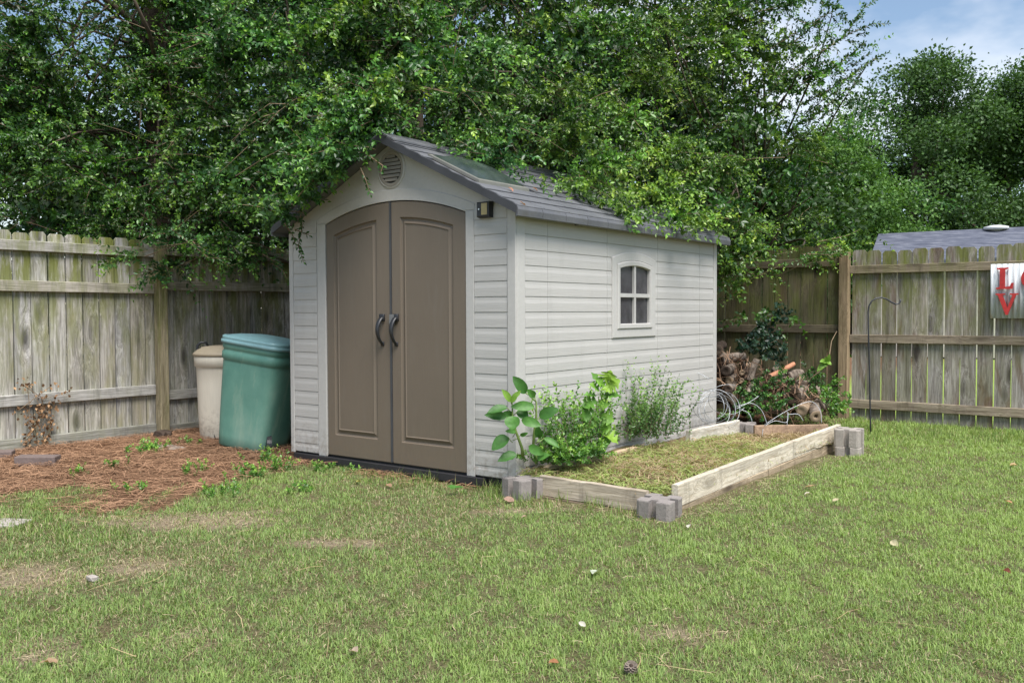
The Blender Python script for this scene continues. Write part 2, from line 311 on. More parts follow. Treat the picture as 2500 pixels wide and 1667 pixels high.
def strips(P, d, Ln, W, col, lift=.15):
    n = len(P); s = unit(np.cross(d, np.array([0, 0, 1.])+rng.normal(0, .3, (n, 3)))); h = d*Ln[:, None]*.5; w = s*W[:, None]*.5
    bow = np.array([0, 0, 1.])*(Ln*lift*rng.uniform(-.2, 1, n))[:, None]+s*(Ln*rng.normal(0, .1, n))[:, None]
    V = np.stack([P-h-w, P-h+w, P+bow-w, P+bow+w, P+h-w, P+h+w], 1).reshape(-1, 3); b = (np.arange(n)*6)[:, None]
    T = np.concatenate([b+np.array([[0, 1, 3]]), b+np.array([[0, 3, 2]]), b+np.array([[2, 3, 5]]), b+np.array([[2, 5, 4]])])
    return V, T, np.repeat(col, 6, 0)
def leaves(B, ax, nrm, Ln, wr, col, fold=.18):
    s = unit(np.cross(ax, nrm)); n2 = np.cross(s, ax); Lc = Ln[:, None]; m = B+ax*Lc*.48
    V = np.stack([B, m+s*Lc*wr*.5+n2*Lc*fold*wr, B+ax*Lc-n2*Lc*.06, m-s*Lc*wr*.5+n2*Lc*fold*wr], 1).reshape(-1, 3); b = (np.arange(len(B))*4)[:, None]
    T = np.concatenate([b+np.array([[0, 1, 2]]), b+np.array([[0, 2, 3]])]); return V, T, np.repeat(col, 4, 0)
def cat(parts):
    V, T, C = [], [], []; o = 0
    for v, t_, c in parts: V.append(v); T.append(t_+o); C.append(c); o += len(v)
    return np.concatenate(V), np.concatenate(T), np.concatenate(C)
def mixc(a, b, f): return np.asarray(a)[None]*(1-f[:, None])+np.asarray(b)[None]*f[:, None]
BED = (.22, 1.12, -.12, 3.42)       # x0 x1 y0 y1 of the planting bed
def in_block(x, y): return ((x > -2.27) & (x < .02) & (y > -.02) & (y < 3.2)) | ((x > BED[0]-.1) & (x < BED[1]+.05) & (y > BED[2]-.05) & (y < BED[3]))
def sample_wedge(n, dmin, dmax, pw):
    # ground positions in front of the camera's standpoint, thinning with distance
    uu = rng.uniform(0, 1, n); d = (dmin**pw+uu*(dmax**pw-dmin**pw))**(1/pw); lat = rng.uniform(-.70, .68, n)*d
    fx, fy = math.sin(YAW), math.cos(YAW); x = CAM[0]+fx*d+fy*lat; y = CAM[1]+fy*d-fx*lat; return x, y, d
def near_bed(x, y):
    dx = np.maximum(np.maximum(BED[0]-x, x-BED[1]), 0); dy = np.maximum(np.maximum(BED[2]-y, y-BED[3]), 0); return np.exp(-(np.hypot(dx, dy)/.17)**2)
def lawn_grass():
    x, y, d = sample_wedge(800000, 2.2, 11.5, .55)
    k = ~in_block(x, y) & (y < 5.43) & (x > -4.38); x, y, d = x[k], y[k], d[k]
    st = straw(x, y); ba = bare(x, y); nb_ = near_bed(x, y); pat = fract_noise(x, y, 2.6, 21)*.5+.5; fine = np.clip(fract_noise(x, y, 13, 22)*.4+fract_noise(x, y, 38, 23)*.45+.5, 0, 1)
    keep = rng.uniform(0, 1, len(x)) < np.clip((1-st*1.12)*(1-.62*ba)*(1-.75*nb_)*(.25+1.25*fine), 0, 1); x, y, d, st, ba, nb_, pat, fine = [q[keep] for q in (x, y, d, st, ba, nb_, pat, fine)]
    n = len(x); right = np.clip((x+y*.25)/3.2, 0, 1)
    dry = np.clip(.28+.42*ba+.42*(.55-pat)-.34*right+.55*nb_+rng.normal(0, .22, n), 0, 1)
    green = mixc((.155, .235, .080), (.32, .435, .130), np.clip(pat*.5+right*.55+(fine-.5)*.5+rng.normal(0, .3, n), 0, 1)); tan = mixc((.27, .215, .13), (.50, .43, .28), rng.uniform(0, 1, n))
    isdry = (dry > rng.uniform(.15, .95, n)); col = np.where(isdry[:, None], tan, green*rng.uniform(.75, 1.1, (n, 1)))
    far = np.clip((d-3)/7, 0, 1); back = np.clip((y-3.2)/1.5, 0, 1)*(x > .6)
    Ln = rng.uniform(.014, .038, n)*(1+.2*far+.5*back)*np.where(isdry, .9, 1)*(1-.55*nb_)*(.7+.6*fine); W = rng.uniform(.0020, .0038, n)*(1+.8*far)
    tilt = np.abs(rng.normal(.92, .42, n))+np.where(isdry, .3, 0)
    return blades(np.stack([x, y, gz(x, y)-.003], 1), Ln, W, tilt, col)
V, T, C = lawn_grass(); tag(link('lawn_grass', np_mesh('lawn_grass', V, T, M['grass'], C)), 'short patchy lawn grass, green mixed with dry blades', 'grass', kind='stuff')
def thatch():
    x, y, d = sample_wedge(46000, 2.2, 10, 1.2); k = ~in_block(x, y) & (y < 5.4) & (x > -4.3); x, y = x[k], y[k]; n = len(x)
    ba = bare(x, y); edge = np.exp(-((x-1.22)/.17)**2)*(y > -.4)*(y < 3.6)+np.exp(-((y+.3)/.13)**2)*(x > .1)*(x < 1.3); p = .10+.75*ba+1.2*edge; k = rng.uniform(0, 1, n) < p; x, y = x[k], y[k]; n = len(x)
    az = rng.uniform(0, 6.28, n); dd = np.stack([np.cos(az), np.sin(az), rng.normal(0, .12, n)], 1); col = mixc((.20, .145, .085), (.42, .35, .22), rng.uniform(0, 1, n))
    return strips(np.stack([x, y, gz(x, y)+rng.uniform(.002, .016, n)], 1), unit(dd), rng.uniform(.02, .055, n), rng.uniform(.0015, .0030, n), col)
V, T, C = thatch(); tag(link('dry_clippings', np_mesh('dry_clippings', V, T, M['needle'], C)), 'dry tan grass clippings scattered on the lawn and along the bed boards', 'clippings', kind='stuff')
def needles():
    n = 60000; x = rng.uniform(-4.36, .1, n); y = rng.uniform(-3.2, 1.9, n); k = (straw(x, y)*(.65+.5*fract_noise(x, y, 3, 77)) > rng.uniform(.05, .75, n)) & ~((x > -2.26) & (y > -.005)); x, y = x[k], y[k]; n = len(x)
    az = rng.normal(.55, .9, n)+fract_noise(x, y, 4, 31)*1.2; dd = np.stack([np.cos(az), np.sin(az), rng.normal(0, .1, n)], 1)
    col = mixc((.14, .075, .042), (.42, .25, .15), np.clip(rng.normal(.5, .3, n), 0, 1))
    return strips(np.stack([x, y, gz(x, y)+rng.uniform(.002, .03, n)], 1), unit(dd), rng.uniform(.07, .17, n), rng.uniform(.0022, .004, n), col, .08)
V, T, C = needles(); tag(link('pine_straw', np_mesh('pine_straw', V, T, M['needle'], C)), 'reddish brown pine straw mulch between the left fence and the shed', 'pine straw', kind='stuff')
def tall_tufts():
    P = []; 
    for u0, u1, v0, v1, n in [(1000, 1250, 1150, 1190, 700), (1180, 1330, 1170, 1240, 700), (2060, 2500, 1035, 1075, 2600), (1330, 1560, 1215, 1265, 420), (1760, 2050, 1005, 1040, 1100), (30, 330, 1225, 1330, 800), (880, 1060, 1150, 1185, 420), (1465, 1530, 1170, 1260, 140)]:
        cs = [at(rng.uniform(u0, u1), rng.uniform(v0, v1), z=-.065) for _ in range(max(6, n//28))]
        for k in range(n): c = cs[rng.integers(len(cs))]; P.append(c+rng.normal(0, .035, 3)*[1, 1, 0])
    P = np.array(P); P = P[straw(P[:, 0], P[:, 1]) < .75]; P = P[~((P[:, 0] > -2.26) & (P[:, 0] < .0) & (P[:, 1] > -.01) & (P[:, 1] < 3.2)) & (P[:, 1] < 5.42)]; n = len(P); P[:, 2] = gz(P[:, 0], P[:, 1])-.003
    f = rng.uniform(0, 1, n); col = np.where((rng.uniform(0, 1, n) < .12)[:, None], mixc((.32, .27, .15), (.42, .36, .22), f), mixc((.10, .17, .045), (.24, .33, .085), f))
    return blades(P, rng.uniform(.035, .10, n)*np.where(P[:, 0] < -1., .7, 1.), rng.uniform(.0025, .0045, n), np.abs(rng.normal(.65, .4, n)), col)
V, T, C = tall_tufts(); tag(link('tall_grass', np_mesh('tall_grass', V, T, M['grass'], C)), 'longer uncut grass tufts at the shed base, blocks and fence foot', 'grass', kind='stuff')
# ------------------------------------------------------------------ shed
SX0, SX1, SY0, SY1, WH = -2.25, 0., 0., 3.162, 1.76
XC = -1.1205; RS = .485; RZ = 2.335          # ridge underside height, roof slope
def roofz(x): return RZ-RS*abs(x-XC)
shed = empty('garden_shed', (XC, 1.58, -.04), 'pale grey plastic garden shed with brown double doors and dark grey roof', 'shed')
b = MB(); b.box((SX0+.015, SY0+.02, -.065), (SX1-.012, SY1-.02, -.001)); b.box((SX0+.06, SY0-.035, -.062), (SX1-.25, SY0+.018, -.012)); b.build('base', M['base'], shed)
LINES = [1.5193+.1035*k for k in (2, 1, 0)]+[1.5193-.1035*k for k in range(1, 15)]   # shadow lines, top to bottom
LINES = sorted(LINES)                                                                   # ascending
def lap(axis, a0, a1, z0, z1, out):
    # one siding lap: flat lower face, upper band leaning back; out = +1 side wall (+x), -1 front wall (-y)
    h = z1-z0; pr = [(0, z0+.0035), (.0062, z0+.0035), (.0072, z0+.006), (.0074, z0+h*.60), (.0050, z0+h*.80), (.0042, z1+.001), (0, z1+.001)]
    m = MB()
    rings = [[(o, a, z) if axis == 'y' else (a, -o, z) for o, z in pr] for a in (a0, a1)]; m.loft(rings); return m
# side wall
sw = MB(); WY0, WY1, WZ0, WZ1 = 1.23, 1.932, .905, 1.522
for a, c in (((SY0+.005, -.0), (WY0+.03, WH)), ((WY1-.03, 0), (SY1-.004, WH)), ((WY0+.03, 0), (WY1-.03, WZ0+.03)), ((WY0+.03, WZ1-.02), (WY1-.03, WH))): sw.box((-.03, a[0], a[1]), (-.001, c[0], c[1]))
side = sw.build('side_wall', M['siding'], shed)
ys = [.099, .365, 1.162, 1.982, 2.794, 3.093]
zs = [0.]+LINES+[WH-.006]
for k in range(len(zs)-1):
    if zs[k+1]-zs[k] < .02: continue
    for a0, a1 in zip(ys[:-1], ys[1:]):
        if (a0, a1) == (1.162, 1.982) and zs[k] > .88 and zs[k+1] < 1.55:
            for q0, q1 in ((a0, WY0), (WY1, a1)): lap('y', q0+.0015, q1-.001, zs[k], zs[k+1], 1).build('siding_board', M['siding'], side)
        else: lap('y', a0+.0015, a1-.0015, zs[k], zs[k+1], 1).build('siding_board', M['siding'], side)
tm = MB(); tm.box((-.02, SY0-.0, -.012), (.012, .097, WH-.002)); bevel_me = tm.mesh('corner_trim', [M['trim']]); link('corner_trim', bevel(bevel_me, .006, 2), side)
tm = MB(); tm.box((-.02, 3.095, -.012), (.012, SY1, WH-.002)); link('corner_trim', bevel(tm.mesh('corner_trim', [M['trim']]), .006, 2), side)
# arched loops
def arch_loop(x0, x1, z0, topf, ins, n=14):
    X0, X1 = x0+ins, x1-ins; pts = [(X0, z0+ins), (X1, z0+ins)]
    return pts+[(X1+(X0-X1)*k/n, topf(X1+(X0-X1)*k/n)-ins) for k in range(n+1)]
def loft_loops(m, loops, put, mi=0, cap=True): m.loft([[put(p[0], p[1], d) for p in lp] for lp, d in loops], cap0=False, cap1=cap, mi=mi)
def arcf(c, half, spring, rise):
    Rr = (half*half+rise*rise)/(2*rise); return lambda x: spring+rise-Rr+math.sqrt(max(0, Rr*Rr-(x-c)**2))
# window in the side wall
win = empty('window', (0, 0, 0), None, None); win.parent = shed; win.matrix_parent_inverse = Matrix.Translation(shed.location).inverted()
cw = (WY0+WY1)/2; wf = arcf(cw, .351, 1.522, .055); put = lambda a, z, o: (o, a, z)
m = MB(); T1 = lambda i: arch_loop(WY0, WY1, WZ0, wf, i)
loft_loops(m, [(T1(0), 0), (T1(0), .013), (T1(.006), .016), (T1(.062), .016), (T1(.066), .012), (T1(.070), .022), (T1(.076), .025), (T1(.104), .024), (T1(.109), .014), (T1(.109), -.012)], put, cap=False); m.build('window_frame', M['trim'], win)
m = MB(); T2 = T1(.115); wi0, wi1, wb, = WY0+.109, WY1-.109, WZ0+.109; zm = 1.236
m.box((-.004, cw-.014, wb-.01), (.016, cw+.014, wf(cw)-.105)); m.box((-.0035, wi0-.008, zm-.015), (.017, wi1+.008, zm+.015)); m.build('muntin', M['trim'], win)
for q0, q1 in ((wi0-.004, cw-.011), (cw+.011, wi1+.004)):
    for z0, zt in ((wb-.004, lambda x: zm-.012), (zm+.012, lambda x: wf(x)-.106)):
        m = MB(); lp = arch_loop(q0, q1, z0, zt, 0, 8); m.loft([[put(p[0], p[1], d) for p in lp] for d in (-.012, -.006)]); m.build('pane', M['pane'], win)
# front wall
dz = arcf(XC, .705, 1.791, .127); D0, D1 = -1.8257, -.4157
tz = arcf(XC, .785, 1.84, .160)
fputz = lambda x, z, o: (x, -o, z)
m = MB(); nseg = 28; xs = [D0+(D1-D0)*k/nseg for k in range(nseg+1)]
rings = []
for x in xs: rings.append([(x, 0.0, dz(x)), (x, 0., roofz(x)-.004), (x, .03, roofz(x)-.004), (x, .03, dz(x))])
m.loft(rings); m.loft([[(x, 0., 0.), (x, 0, roofz(x)-.004), (x, .03, roofz(x)-.004), (x, .03, 0.)] for x in (SX0+.004, D0)]); m.loft([[(x, 0., 0.), (x, 0, roofz(x)-.004), (x, .03, roofz(x)-.004), (x, .03, 0.)] for x in (D1, SX1-.004)])
front = m.build('front_wall', M['trim'], shed)
zsf = [0.]+LINES+[1.83]
for x0, x1 in ((-2.204, -1.925), (-.34, -.061)):
    for k in range(len(zsf)-1): lap('x', x0+.0015, x1-.0015, zsf[k], zsf[k+1], -1).build('siding_board', M['siding'], front)
for x0, x1, pr in ((-2.252, -2.206, .012), (-1.923, D0, .008), (D1, -.342, .008), (-.059, .012, .012)):
    m = MB(); top = min(roofz(x0), roofz(min(x1, 0)), 1.80 if pr < .012 else 9)-.004; m.box((x0, -pr, -.012), (x1, -.0004 if x1 > 0 else .001, top)); link('corner_trim' if pr > .0115 else 'door_jamb', bevel(m.mesh('trim', [M['trim']]), .005, 2), front)
# arched header over the doors, proud of the gable
m = MB(); n = 30; X0, X1 = -1.909, -.340; rings = []
for k in range(n+1):
    x = X0+(X1-X0)*k/n; zi = dz(x) if D0 < x < D1 else 1.802; rings.append([(x, .0, zi), (x, -.005, zi+.001), (x, -.005, tz(x)-.004), (x, -.003, tz(x)), (x, 0., tz(x))])
m.loft(rings); m.build('door_header', M['trim'], front)
m = MB(); m.box((D0, .0285, 0), (D1, .0295, 1.8)); m.build('door_stop', M['base'], front)
def door(x0, x1, hx, sgn):
    m = MB(); lp = lambda i: arch_loop(x0, x1, .004, lambda x: dz(x)-.006, i)
    loft_loops(m, [(lp(0), -.024), (lp(0), -.004), (lp(.006), .001), ], fputz, cap=False)
    px0, px1 = (x0+.083, x1-.135) if sgn < 0 else (x0+.09, x1-.112)
    # frame face between door edge and raised panel
    a = lp(.006); pl = lambda i: arch_loop(px0, px1, .165, lambda x: dz(x)-.120, i); c = pl(0)
    m.loft([[fputz(p[0], p[1], .001) for p in a], [fputz(p[0], p[1], .001) for p in c]], False, False); o = m.build('door', M['door'], shed)
    q = MB(); loft_loops(q, [(pl(0), .0012), (pl(.006), -.011), (pl(.014), -.015), (pl(.026), -.013), (pl(.044), .000), (pl(.050), -.006), (pl(.056), -.006)], fputz); q.build('door_panel', M['door'], o)
    # bow handle
    h = MB(); pts = []; rr = []
    for k in range(13):
        tt = k/12; z = 1.075-.205*tt; bow = math.sin(math.pi*min(1, tt*1.02+.02))**.7*.055+.004; pts.append((hx, z, bow)); rr.append((.019-.006*tt, .013-.004*tt))
    rings = []
    for (px, z, bo), (wx, wy) in zip(pts, rr): rings.append([(px+wx*cx_, -bo+wy*cy_, z) for cx_, cy_ in ((-1, -.4), (-.5, -1), (.5, -1), (1, -.4), (1, .6), (.4, 1), (-.4, 1), (-1, .6))])
    h.loft(rings); h.box((hx-.024, -.018, 1.045), (hx+.024, .003, 1.098)); h.box((hx-.015, -.012, .862), (hx+.015, .003, .895)); link('door_handle', bevel(h.mesh('door_handle', [M['black']], True), .003, 1), o)
    return o
dl = door(D0+.004, -1.137, -1.215, -1); dr = door(-1.123, D1-.004, -1.075, 1)
m = MB(); m.box((-1.1375, -.006, .012), (-1.1225, .004, dz(XC)-.006)); M['doorseal'] = simple('door_seal', (.055, .058, .064), .5); m.build('door_seal', M['doorseal'], dr)
m = MB(); m.box((-1.128, -.022, 1.02), (-1.085, -.0105, 1.095)); m.box((-1.122, -.030, 1.03), (-1.108, -.0225, 1.05)); m.build('hasp', M['seal'], dr)
# gable vent
m = MB(); VC = (XC+.006, 2.150)
def circ(r, n=32): return [(VC[0]+r*math.cos(2*math.pi*k/n), VC[1]+r*1.03*math.sin(2*math.pi*k/n)) for k in range(n)]
loft_loops(m, [(circ(.140), .0), (circ(.138), .006), (circ(.128), .010), (circ(.126), .006)], fputz, cap=False); vent = m.build('gable_vent', M['trim'], shed)
m = MB(); loft_loops(m, [(circ(.1255), .007), (circ(.118), .009), (circ(.104), .008), (circ(.100), .002)], fputz, cap=False); m.build('vent_ring', M['vent'], vent); m = MB(); m.loft([[fputz(p[0], p[1], o) for p in circ(.101)] for o in (.0005, .0015)]); m.build('vent_screen', M['base'], vent)
for k in range(7):
    z = VC[1]-.084+k*.028; hw = math.sqrt(max(1e-4, .099**2-(z+.006-VC[1])**2)); m = MB()
    m.loft([[(x, -.0025, z-.006), (x, -.011, z-.006), (x, -.0105, z-.002), (x, -.0045, z+.0165), (x, -.0025, z+.0165)] for x in (VC[0]-hw, VC[0]+hw)]); m.build('slat', M['vent'], vent)
# rear and left walls
m = MB(); m.box((SX0, .032, 0), (SX0+.03, SY1-.03, 1.755)); m.box((SX0+.002, SY1-.03, 0), (SX1-.002, SY1-.001, 1.75)); m.loft([[(x, SY1-.03, 1.75), (x, SY1-.03, max(1.751, roofz(x)-.004)), (x, SY1-.001, max(1.751, roofz(x)-.004)), (x, SY1-.001, 1.75)] for x in (SX0+.002, XC, SX1-.002)]); m.build('rear_wall', M['siding'], shed)
# roof: two decks, shingles in courses, ridge cap, rake edges, skylight
RY0, RY1 = -.10, 3.245; EX = 1.205; cs_ = math.hypot(1, RS)
roof = MB()
for s in (-1, 1): roof.loft([[(XC+s*a, y, RZ-RS*a+o) for a, o in ((0, .0), (EX, .0), (EX, .034), (0, .034))] for y in (RY0, RY1)])
roof = roof.build('roof', M['roof'], shed)
ncs = 9; SLOPE = EX+.012; TABW = .30
def on_roof(s, a, o): return (XC+s*(a-o*RS/cs_*0), RZ-RS*a+o)
sh = {}
def shingle_mesh(wd, dp):
    k = (round(wd, 3), round(dp, 3))
    if k not in sh:
        m = MB(); hw = wd/2-.003       # local: x down the slope, y along the eave, z up
        m.loft([[(-dp*.05, y, .0), (dp, y, .0), (dp, y, .011), (dp*.97, y, .013), (-dp*.05, y, .003)] for y in (-hw, hw)]); sh[k] = m.mesh('shingle', [M['roof']])
    return sh[k]
ang = math.atan(RS)
SK = (.38, .80, .02, .56)  # skylight: distance from ridge a0..a1, y0..y1
for s in (1, -1):
    for c in range(ncs):
        a0 = SLOPE*c/ncs; dp = SLOPE/ncs*cs_; y = RY0-.004; k = 0
        while y < RY1-.02:
            wd = TABW*(.5 if (k == 0 and c % 2) else 1); wd = min(wd, RY1+.004-y)
            if wd > .03:
                am, ym = a0+SLOPE/ncs/2, y+wd/2
                if not (s == 1 and SK[0]-.03 < am < SK[1]+.03 and SK[2]-.05 < ym < SK[3]+.05):
                    o = link('shingle', shingle_mesh(wd, dp), roof, (XC+s*a0, ym, RZ-RS*a0+.036), (0, ang, 0) if s == 1 else (0, ang, math.pi))
            y += wd; k += 1
m = MB()
for s in (1, -1):
    pass
m.loft([[(XC+a, y, RZ+.062-abs(a)*RS*.92+o) for a, o in ((-.13, -.012), (-.13, 0), (0, .006), (.13, 0), (.13, -.012), (0, -.008))] for y in (RY0-.012, RY0+.5, RY0+.504)]); m.build('ridge_cap', M['roof'], roof)
m = MB(); m.loft([[(XC+a, y, RZ+.056-abs(a)*RS*.94+o) for a, o in ((-.115, -.012), (-.115, 0), (0, .006), (.115, 0), (.115, -.012), (0, -.008))] for y in (RY0+.51, RY1+.01)]); m.build('ridge_cap', M['roof'], roof)
for s in (1, -1):
    m = MB(); rings = []          # rake edge with a bump at each course
    for k in range(ncs*4+1):
        a = SLOPE*k/(ncs*4); bump = .010*((k % 4)/4.) if k < ncs*4 else 0.; z = RZ-RS*a; rings.append([(XC+s*a, RY0-.016, z-.008), (XC+s*a, RY0-.016, z+.044+bump), (XC+s*a, RY0-.0045, z+.047+bump), (XC+s*a, RY0-.0045, z-.008)])
    m.loft(rings); m.build('rake_edge', M['roofedge'], roof)
    xe = XC+s*(EX+.013); z = RZ-RS*(EX)
    n = 12; y = RY0-.014
    for k in range(n):
        y0_, y1_ = RY0-.014+(RY1-RY0+.02)*k/n, RY0-.014+(RY1-RY0+.02)*(k+1)/n; m = MB()
        pr = [(EX+.001, -.030), (EX+.020, -.027), (EX+.024, .012), (EX+.014, .040), (EX+.001, .040)]
        m.loft([[(XC+s*a, yy, z+o) for a, o in pr] for yy in (y0_+.002, y1_-.002)]); m.build('eave_edge', M['roof'], roof)
m = MB(); rp_ = lambda a, y, o: (XC+a, y, RZ-RS*a+.040+o); a0, a1, y0, y1 = SK
m.loft([[rp_(a0-.02, y0-.02, 0), rp_(a1+.02, y0-.02, 0), rp_(a1+.02, y1+.02, 0), rp_(a0-.02, y1+.02, 0)], [rp_(a0-.02, y0-.02, .022), rp_(a1+.02, y0-.02, .022), rp_(a1+.02, y1+.02, .022), rp_(a0-.02, y1+.02, .022)], [rp_(a0, y0, .024), rp_(a1, y0, .024), rp_(a1, y1, .024), rp_(a0, y1, .024)]]); skf = m.build('skylight_frame', M['skyframe'], roof)
m = MB(); rings = []; n = 10
for k in range(n+1):
    y = y0+.005+(y1-y0-.01)*k/n; e = math.sin(math.pi*k/n)**.5; rings.append([rp_(a0+.005+(a1-a0-.01)*j/8, y, .025+.055*e*math.sin(math.pi*j/8)**.5) for j in range(9)])
m.loft(rings, False, False, closed=False); m.build('skylight_dome', M['skylight'], skf, True)
m = MB(); m.tube([at(1417, 540, x=.05), at(1412, 548, x=.03), at(1404, 549, x=.03)], .006, 6); m.build('eave_clip', M['base'], roof)
# ------------------------------------------------------------------ fences
def picket_mesh(name, w_, h, t_, mats, ears=True):
    m = MB(); c = .027 if ears else .001
    pr = [(-w_/2, 0), (w_/2, 0), (w_/2, h-c), (w_/2-c*.85, h), (-w_/2+c*.85, h), (-w_/2, h-c)]; m.loft([[(x, o, z) for x, z in pr] for o in (0, t_)]); return m.mesh(name, [mats])
lf = empty('privacy_fence', (-4.4, -.8, -.06), 'weathered grey fence with mossy post behind the two bins', 'fence')
pmL = [picket_mesh('picket', .1385+.002*k, 1.845+.008*k, .017, M['picketL']) for k in range(3)]
y = -2.75
while y < 5.3:
    if True: link('picket', random.choice(pmL), lf, (-4.432+random.uniform(-.002, .002), y, -.045+random.uniform(-.008, .012)), (0, random.uniform(-.004, .004), R(90)+random.uniform(-.012, .012)))
    y += .151
def box_part(name, a, c, mat, parent, bev=.004, rot=(0, 0, 0)):
    ce = [(p+q)/2 for p, q in zip(a, c)]; h = [(q-p)/2 for p, q in zip(a, c)]; m = MB(); m.box([-x for x in h], h); me = m.mesh(name, [mat])
    if bev: bevel(me, bev, 1)
    return link(name, me, parent, ce, rot)
for y0, y1, zz in ((-2.28, .122, [(1.645, 1.733), (1.30, 1.392), (.328, .424), (-.052, .052)]), (.218, 2.56, [(1.665, 1.753), (1.335, 1.427), (.262, .354), (-.075, .022)]), (2.655, 5.3, [(1.66, 1.75), (1.33, 1.42), (.26, .35)])):
    for k, (z0, z1) in enumerate(zz): box_part('kick_board' if k == 3 else 'rail', (-4.430+.0, y0, z0), (-4.392, y1, z1), M['railL'], lf, .004, (random.uniform(-.004, .004), 0, 0))
for yy in (-2.33, .17, 2.605): box_part('post', (-4.412, yy-.047, -.2), (-4.318, yy+.047, 1.785), M['postL'], lf, .006)
rf = empty('privacy_fence', (2.5, 5.45, -.06), 'dog-eared brown wooden fence carrying the red lettered metal sign', 'fence')
pmR = [picket_mesh('picket', .1435+.0015*k, 1.845+.01*k, .017, M['picketR']) for k in range(3)]
x = .60+.07
while x < 5.6: link('picket', random.choice(pmR), rf, (x, 5.442, -.095+random.uniform(-.008, .01)), (0, random.uniform(-.005, .005), random.uniform(-.01, .01))); x += .1555
for z0, z1 in ((1.508, 1.596), (.760, .850), (.036, .130)): box_part('rail', (.578, 5.402, z0), (5.6, 5.440, z1), M['railR'], rf, .004, (0, random.uniform(-.002, .002), 0))
box_part('post', (.474, 5.345, -.2), (.578, 5.44, 1.775), M['postR'], rf, .006); box_part('post', (3.0, 5.462, -.2), (3.1, 5.55, 1.7), M['postR'], rf, .006)
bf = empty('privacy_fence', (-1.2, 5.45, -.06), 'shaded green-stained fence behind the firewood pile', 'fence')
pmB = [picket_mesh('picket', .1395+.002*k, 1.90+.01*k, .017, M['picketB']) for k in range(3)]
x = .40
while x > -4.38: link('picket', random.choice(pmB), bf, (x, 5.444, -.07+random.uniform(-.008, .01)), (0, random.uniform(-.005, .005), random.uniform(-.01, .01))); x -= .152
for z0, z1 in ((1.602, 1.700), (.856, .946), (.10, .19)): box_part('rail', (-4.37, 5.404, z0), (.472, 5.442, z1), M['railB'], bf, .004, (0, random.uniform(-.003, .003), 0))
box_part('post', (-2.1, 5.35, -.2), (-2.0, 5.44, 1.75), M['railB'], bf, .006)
# ------------------------------------------------------------------ wall light on the shed
wl = empty('solar_wall_light', (-.228, -.012, 1.79), 'small black solar light with amber panel on the shed gable', 'light')
m = MB(); m.loft([[(x, -.011, z) for x, z in ((-.285, 1.735), (-.172, 1.735), (-.172, 1.845), (-.285, 1.845))], [(x, -.050, z) for x, z in ((-.280, 1.741), (-.178, 1.741), (-.178, 1.840), (-.280, 1.840))], [(x, -.054, z) for x, z in ((-.274, 1.747), (-.184, 1.747), (-.184, 1.834), (-.274, 1.834))]]); m.build('housing', M['black'], wl)
m = MB(); m.box((-.238, -.0565, 1.754), (-.190, -.0542, 1.830)); m.build('solar_panel', M['amber'], wl)
m = MB(); m.tube([(-.257, -.054, 1.792), (-.257, -.060, 1.792)], .006, 10); m.build('sensor', M['screw'], wl)
# ------------------------------------------------------------------ trees and shrubs
def shoot_curves(S, D, Ln, K, droop):
    tt = np.linspace(0, 1, K)[None, :, None]; P = S[:, None]+D[:, None]*Ln[:, None, None]*tt
    P = P+np.array([0, 0, -1.])*(droop*Ln)[:, None, None]*tt**2
    P = P+(rng.normal(0, .06, (len(S), 1, 3))*Ln[:, None, None])*np.sin(tt*3.14)
    Tn = unit(np.gradient(P, axis=1)); return P, Tn
def shoot_leaves(P, Tn, leaf, wr, pal, young=.5, skip=.12, yvar=.25, upb=.8):
    Ns, K, _ = P.shape; r0 = unit(rng.normal(0, 1, (Ns, 1, 3))); A = unit(r0-Tn*np.sum(r0*Tn, -1, keepdims=True)); Bn = np.cross(Tn, A)
    out = []; yb = np.clip(rng.normal(0, yvar, (Ns, 1)), -1, 1)
    tt = np.linspace(0, 1, K)[None]
    for side in (1, -1):
        alt = (np.arange(K) % 2)[None, :, None]; ph = rng.normal(0, .35, (Ns, K, 1))
        base_dir = np.where(alt == 0, A*np.cos(ph)+Bn*np.sin(ph), Bn*np.cos(ph)-A*np.sin(ph))*side
        ax = unit(base_dir*.85+Tn*.75+rng.normal(0, .22, (Ns, K, 3))); nr = unit(np.array([.30, -.38, upb*.75])+Tn*.2+rng.normal(0, .48, (Ns, K, 3)))
        ln = leaf*rng.uniform(.7, 1.2, (Ns, K))*(1-.45*np.clip(tt-.8, 0, 1)*5*.6)
        f = np.clip(young*np.clip((tt-.45)/.55, 0, 1)**1.3+yb*.6+rng.normal(0, .12, (Ns, K)), 0, 1)
        k = rng.uniform(0, 1, (Ns, K)) > skip; out.append((P[k], ax[k], nr[k], ln[k], f[k]))
    B, ax, nr, ln, f = [np.concatenate(q) for q in zip(*out)]
    dark, mid, light = [np.array(c) for c in pal]; f = f[:, None]; col = np.where(f < .5, dark+(mid-dark)*f*2, mid+(light-mid)*(f*2-1)); col = col*rng.uniform(.8, 1.2, (len(B), 1))
    return B, ax, nr, ln, col
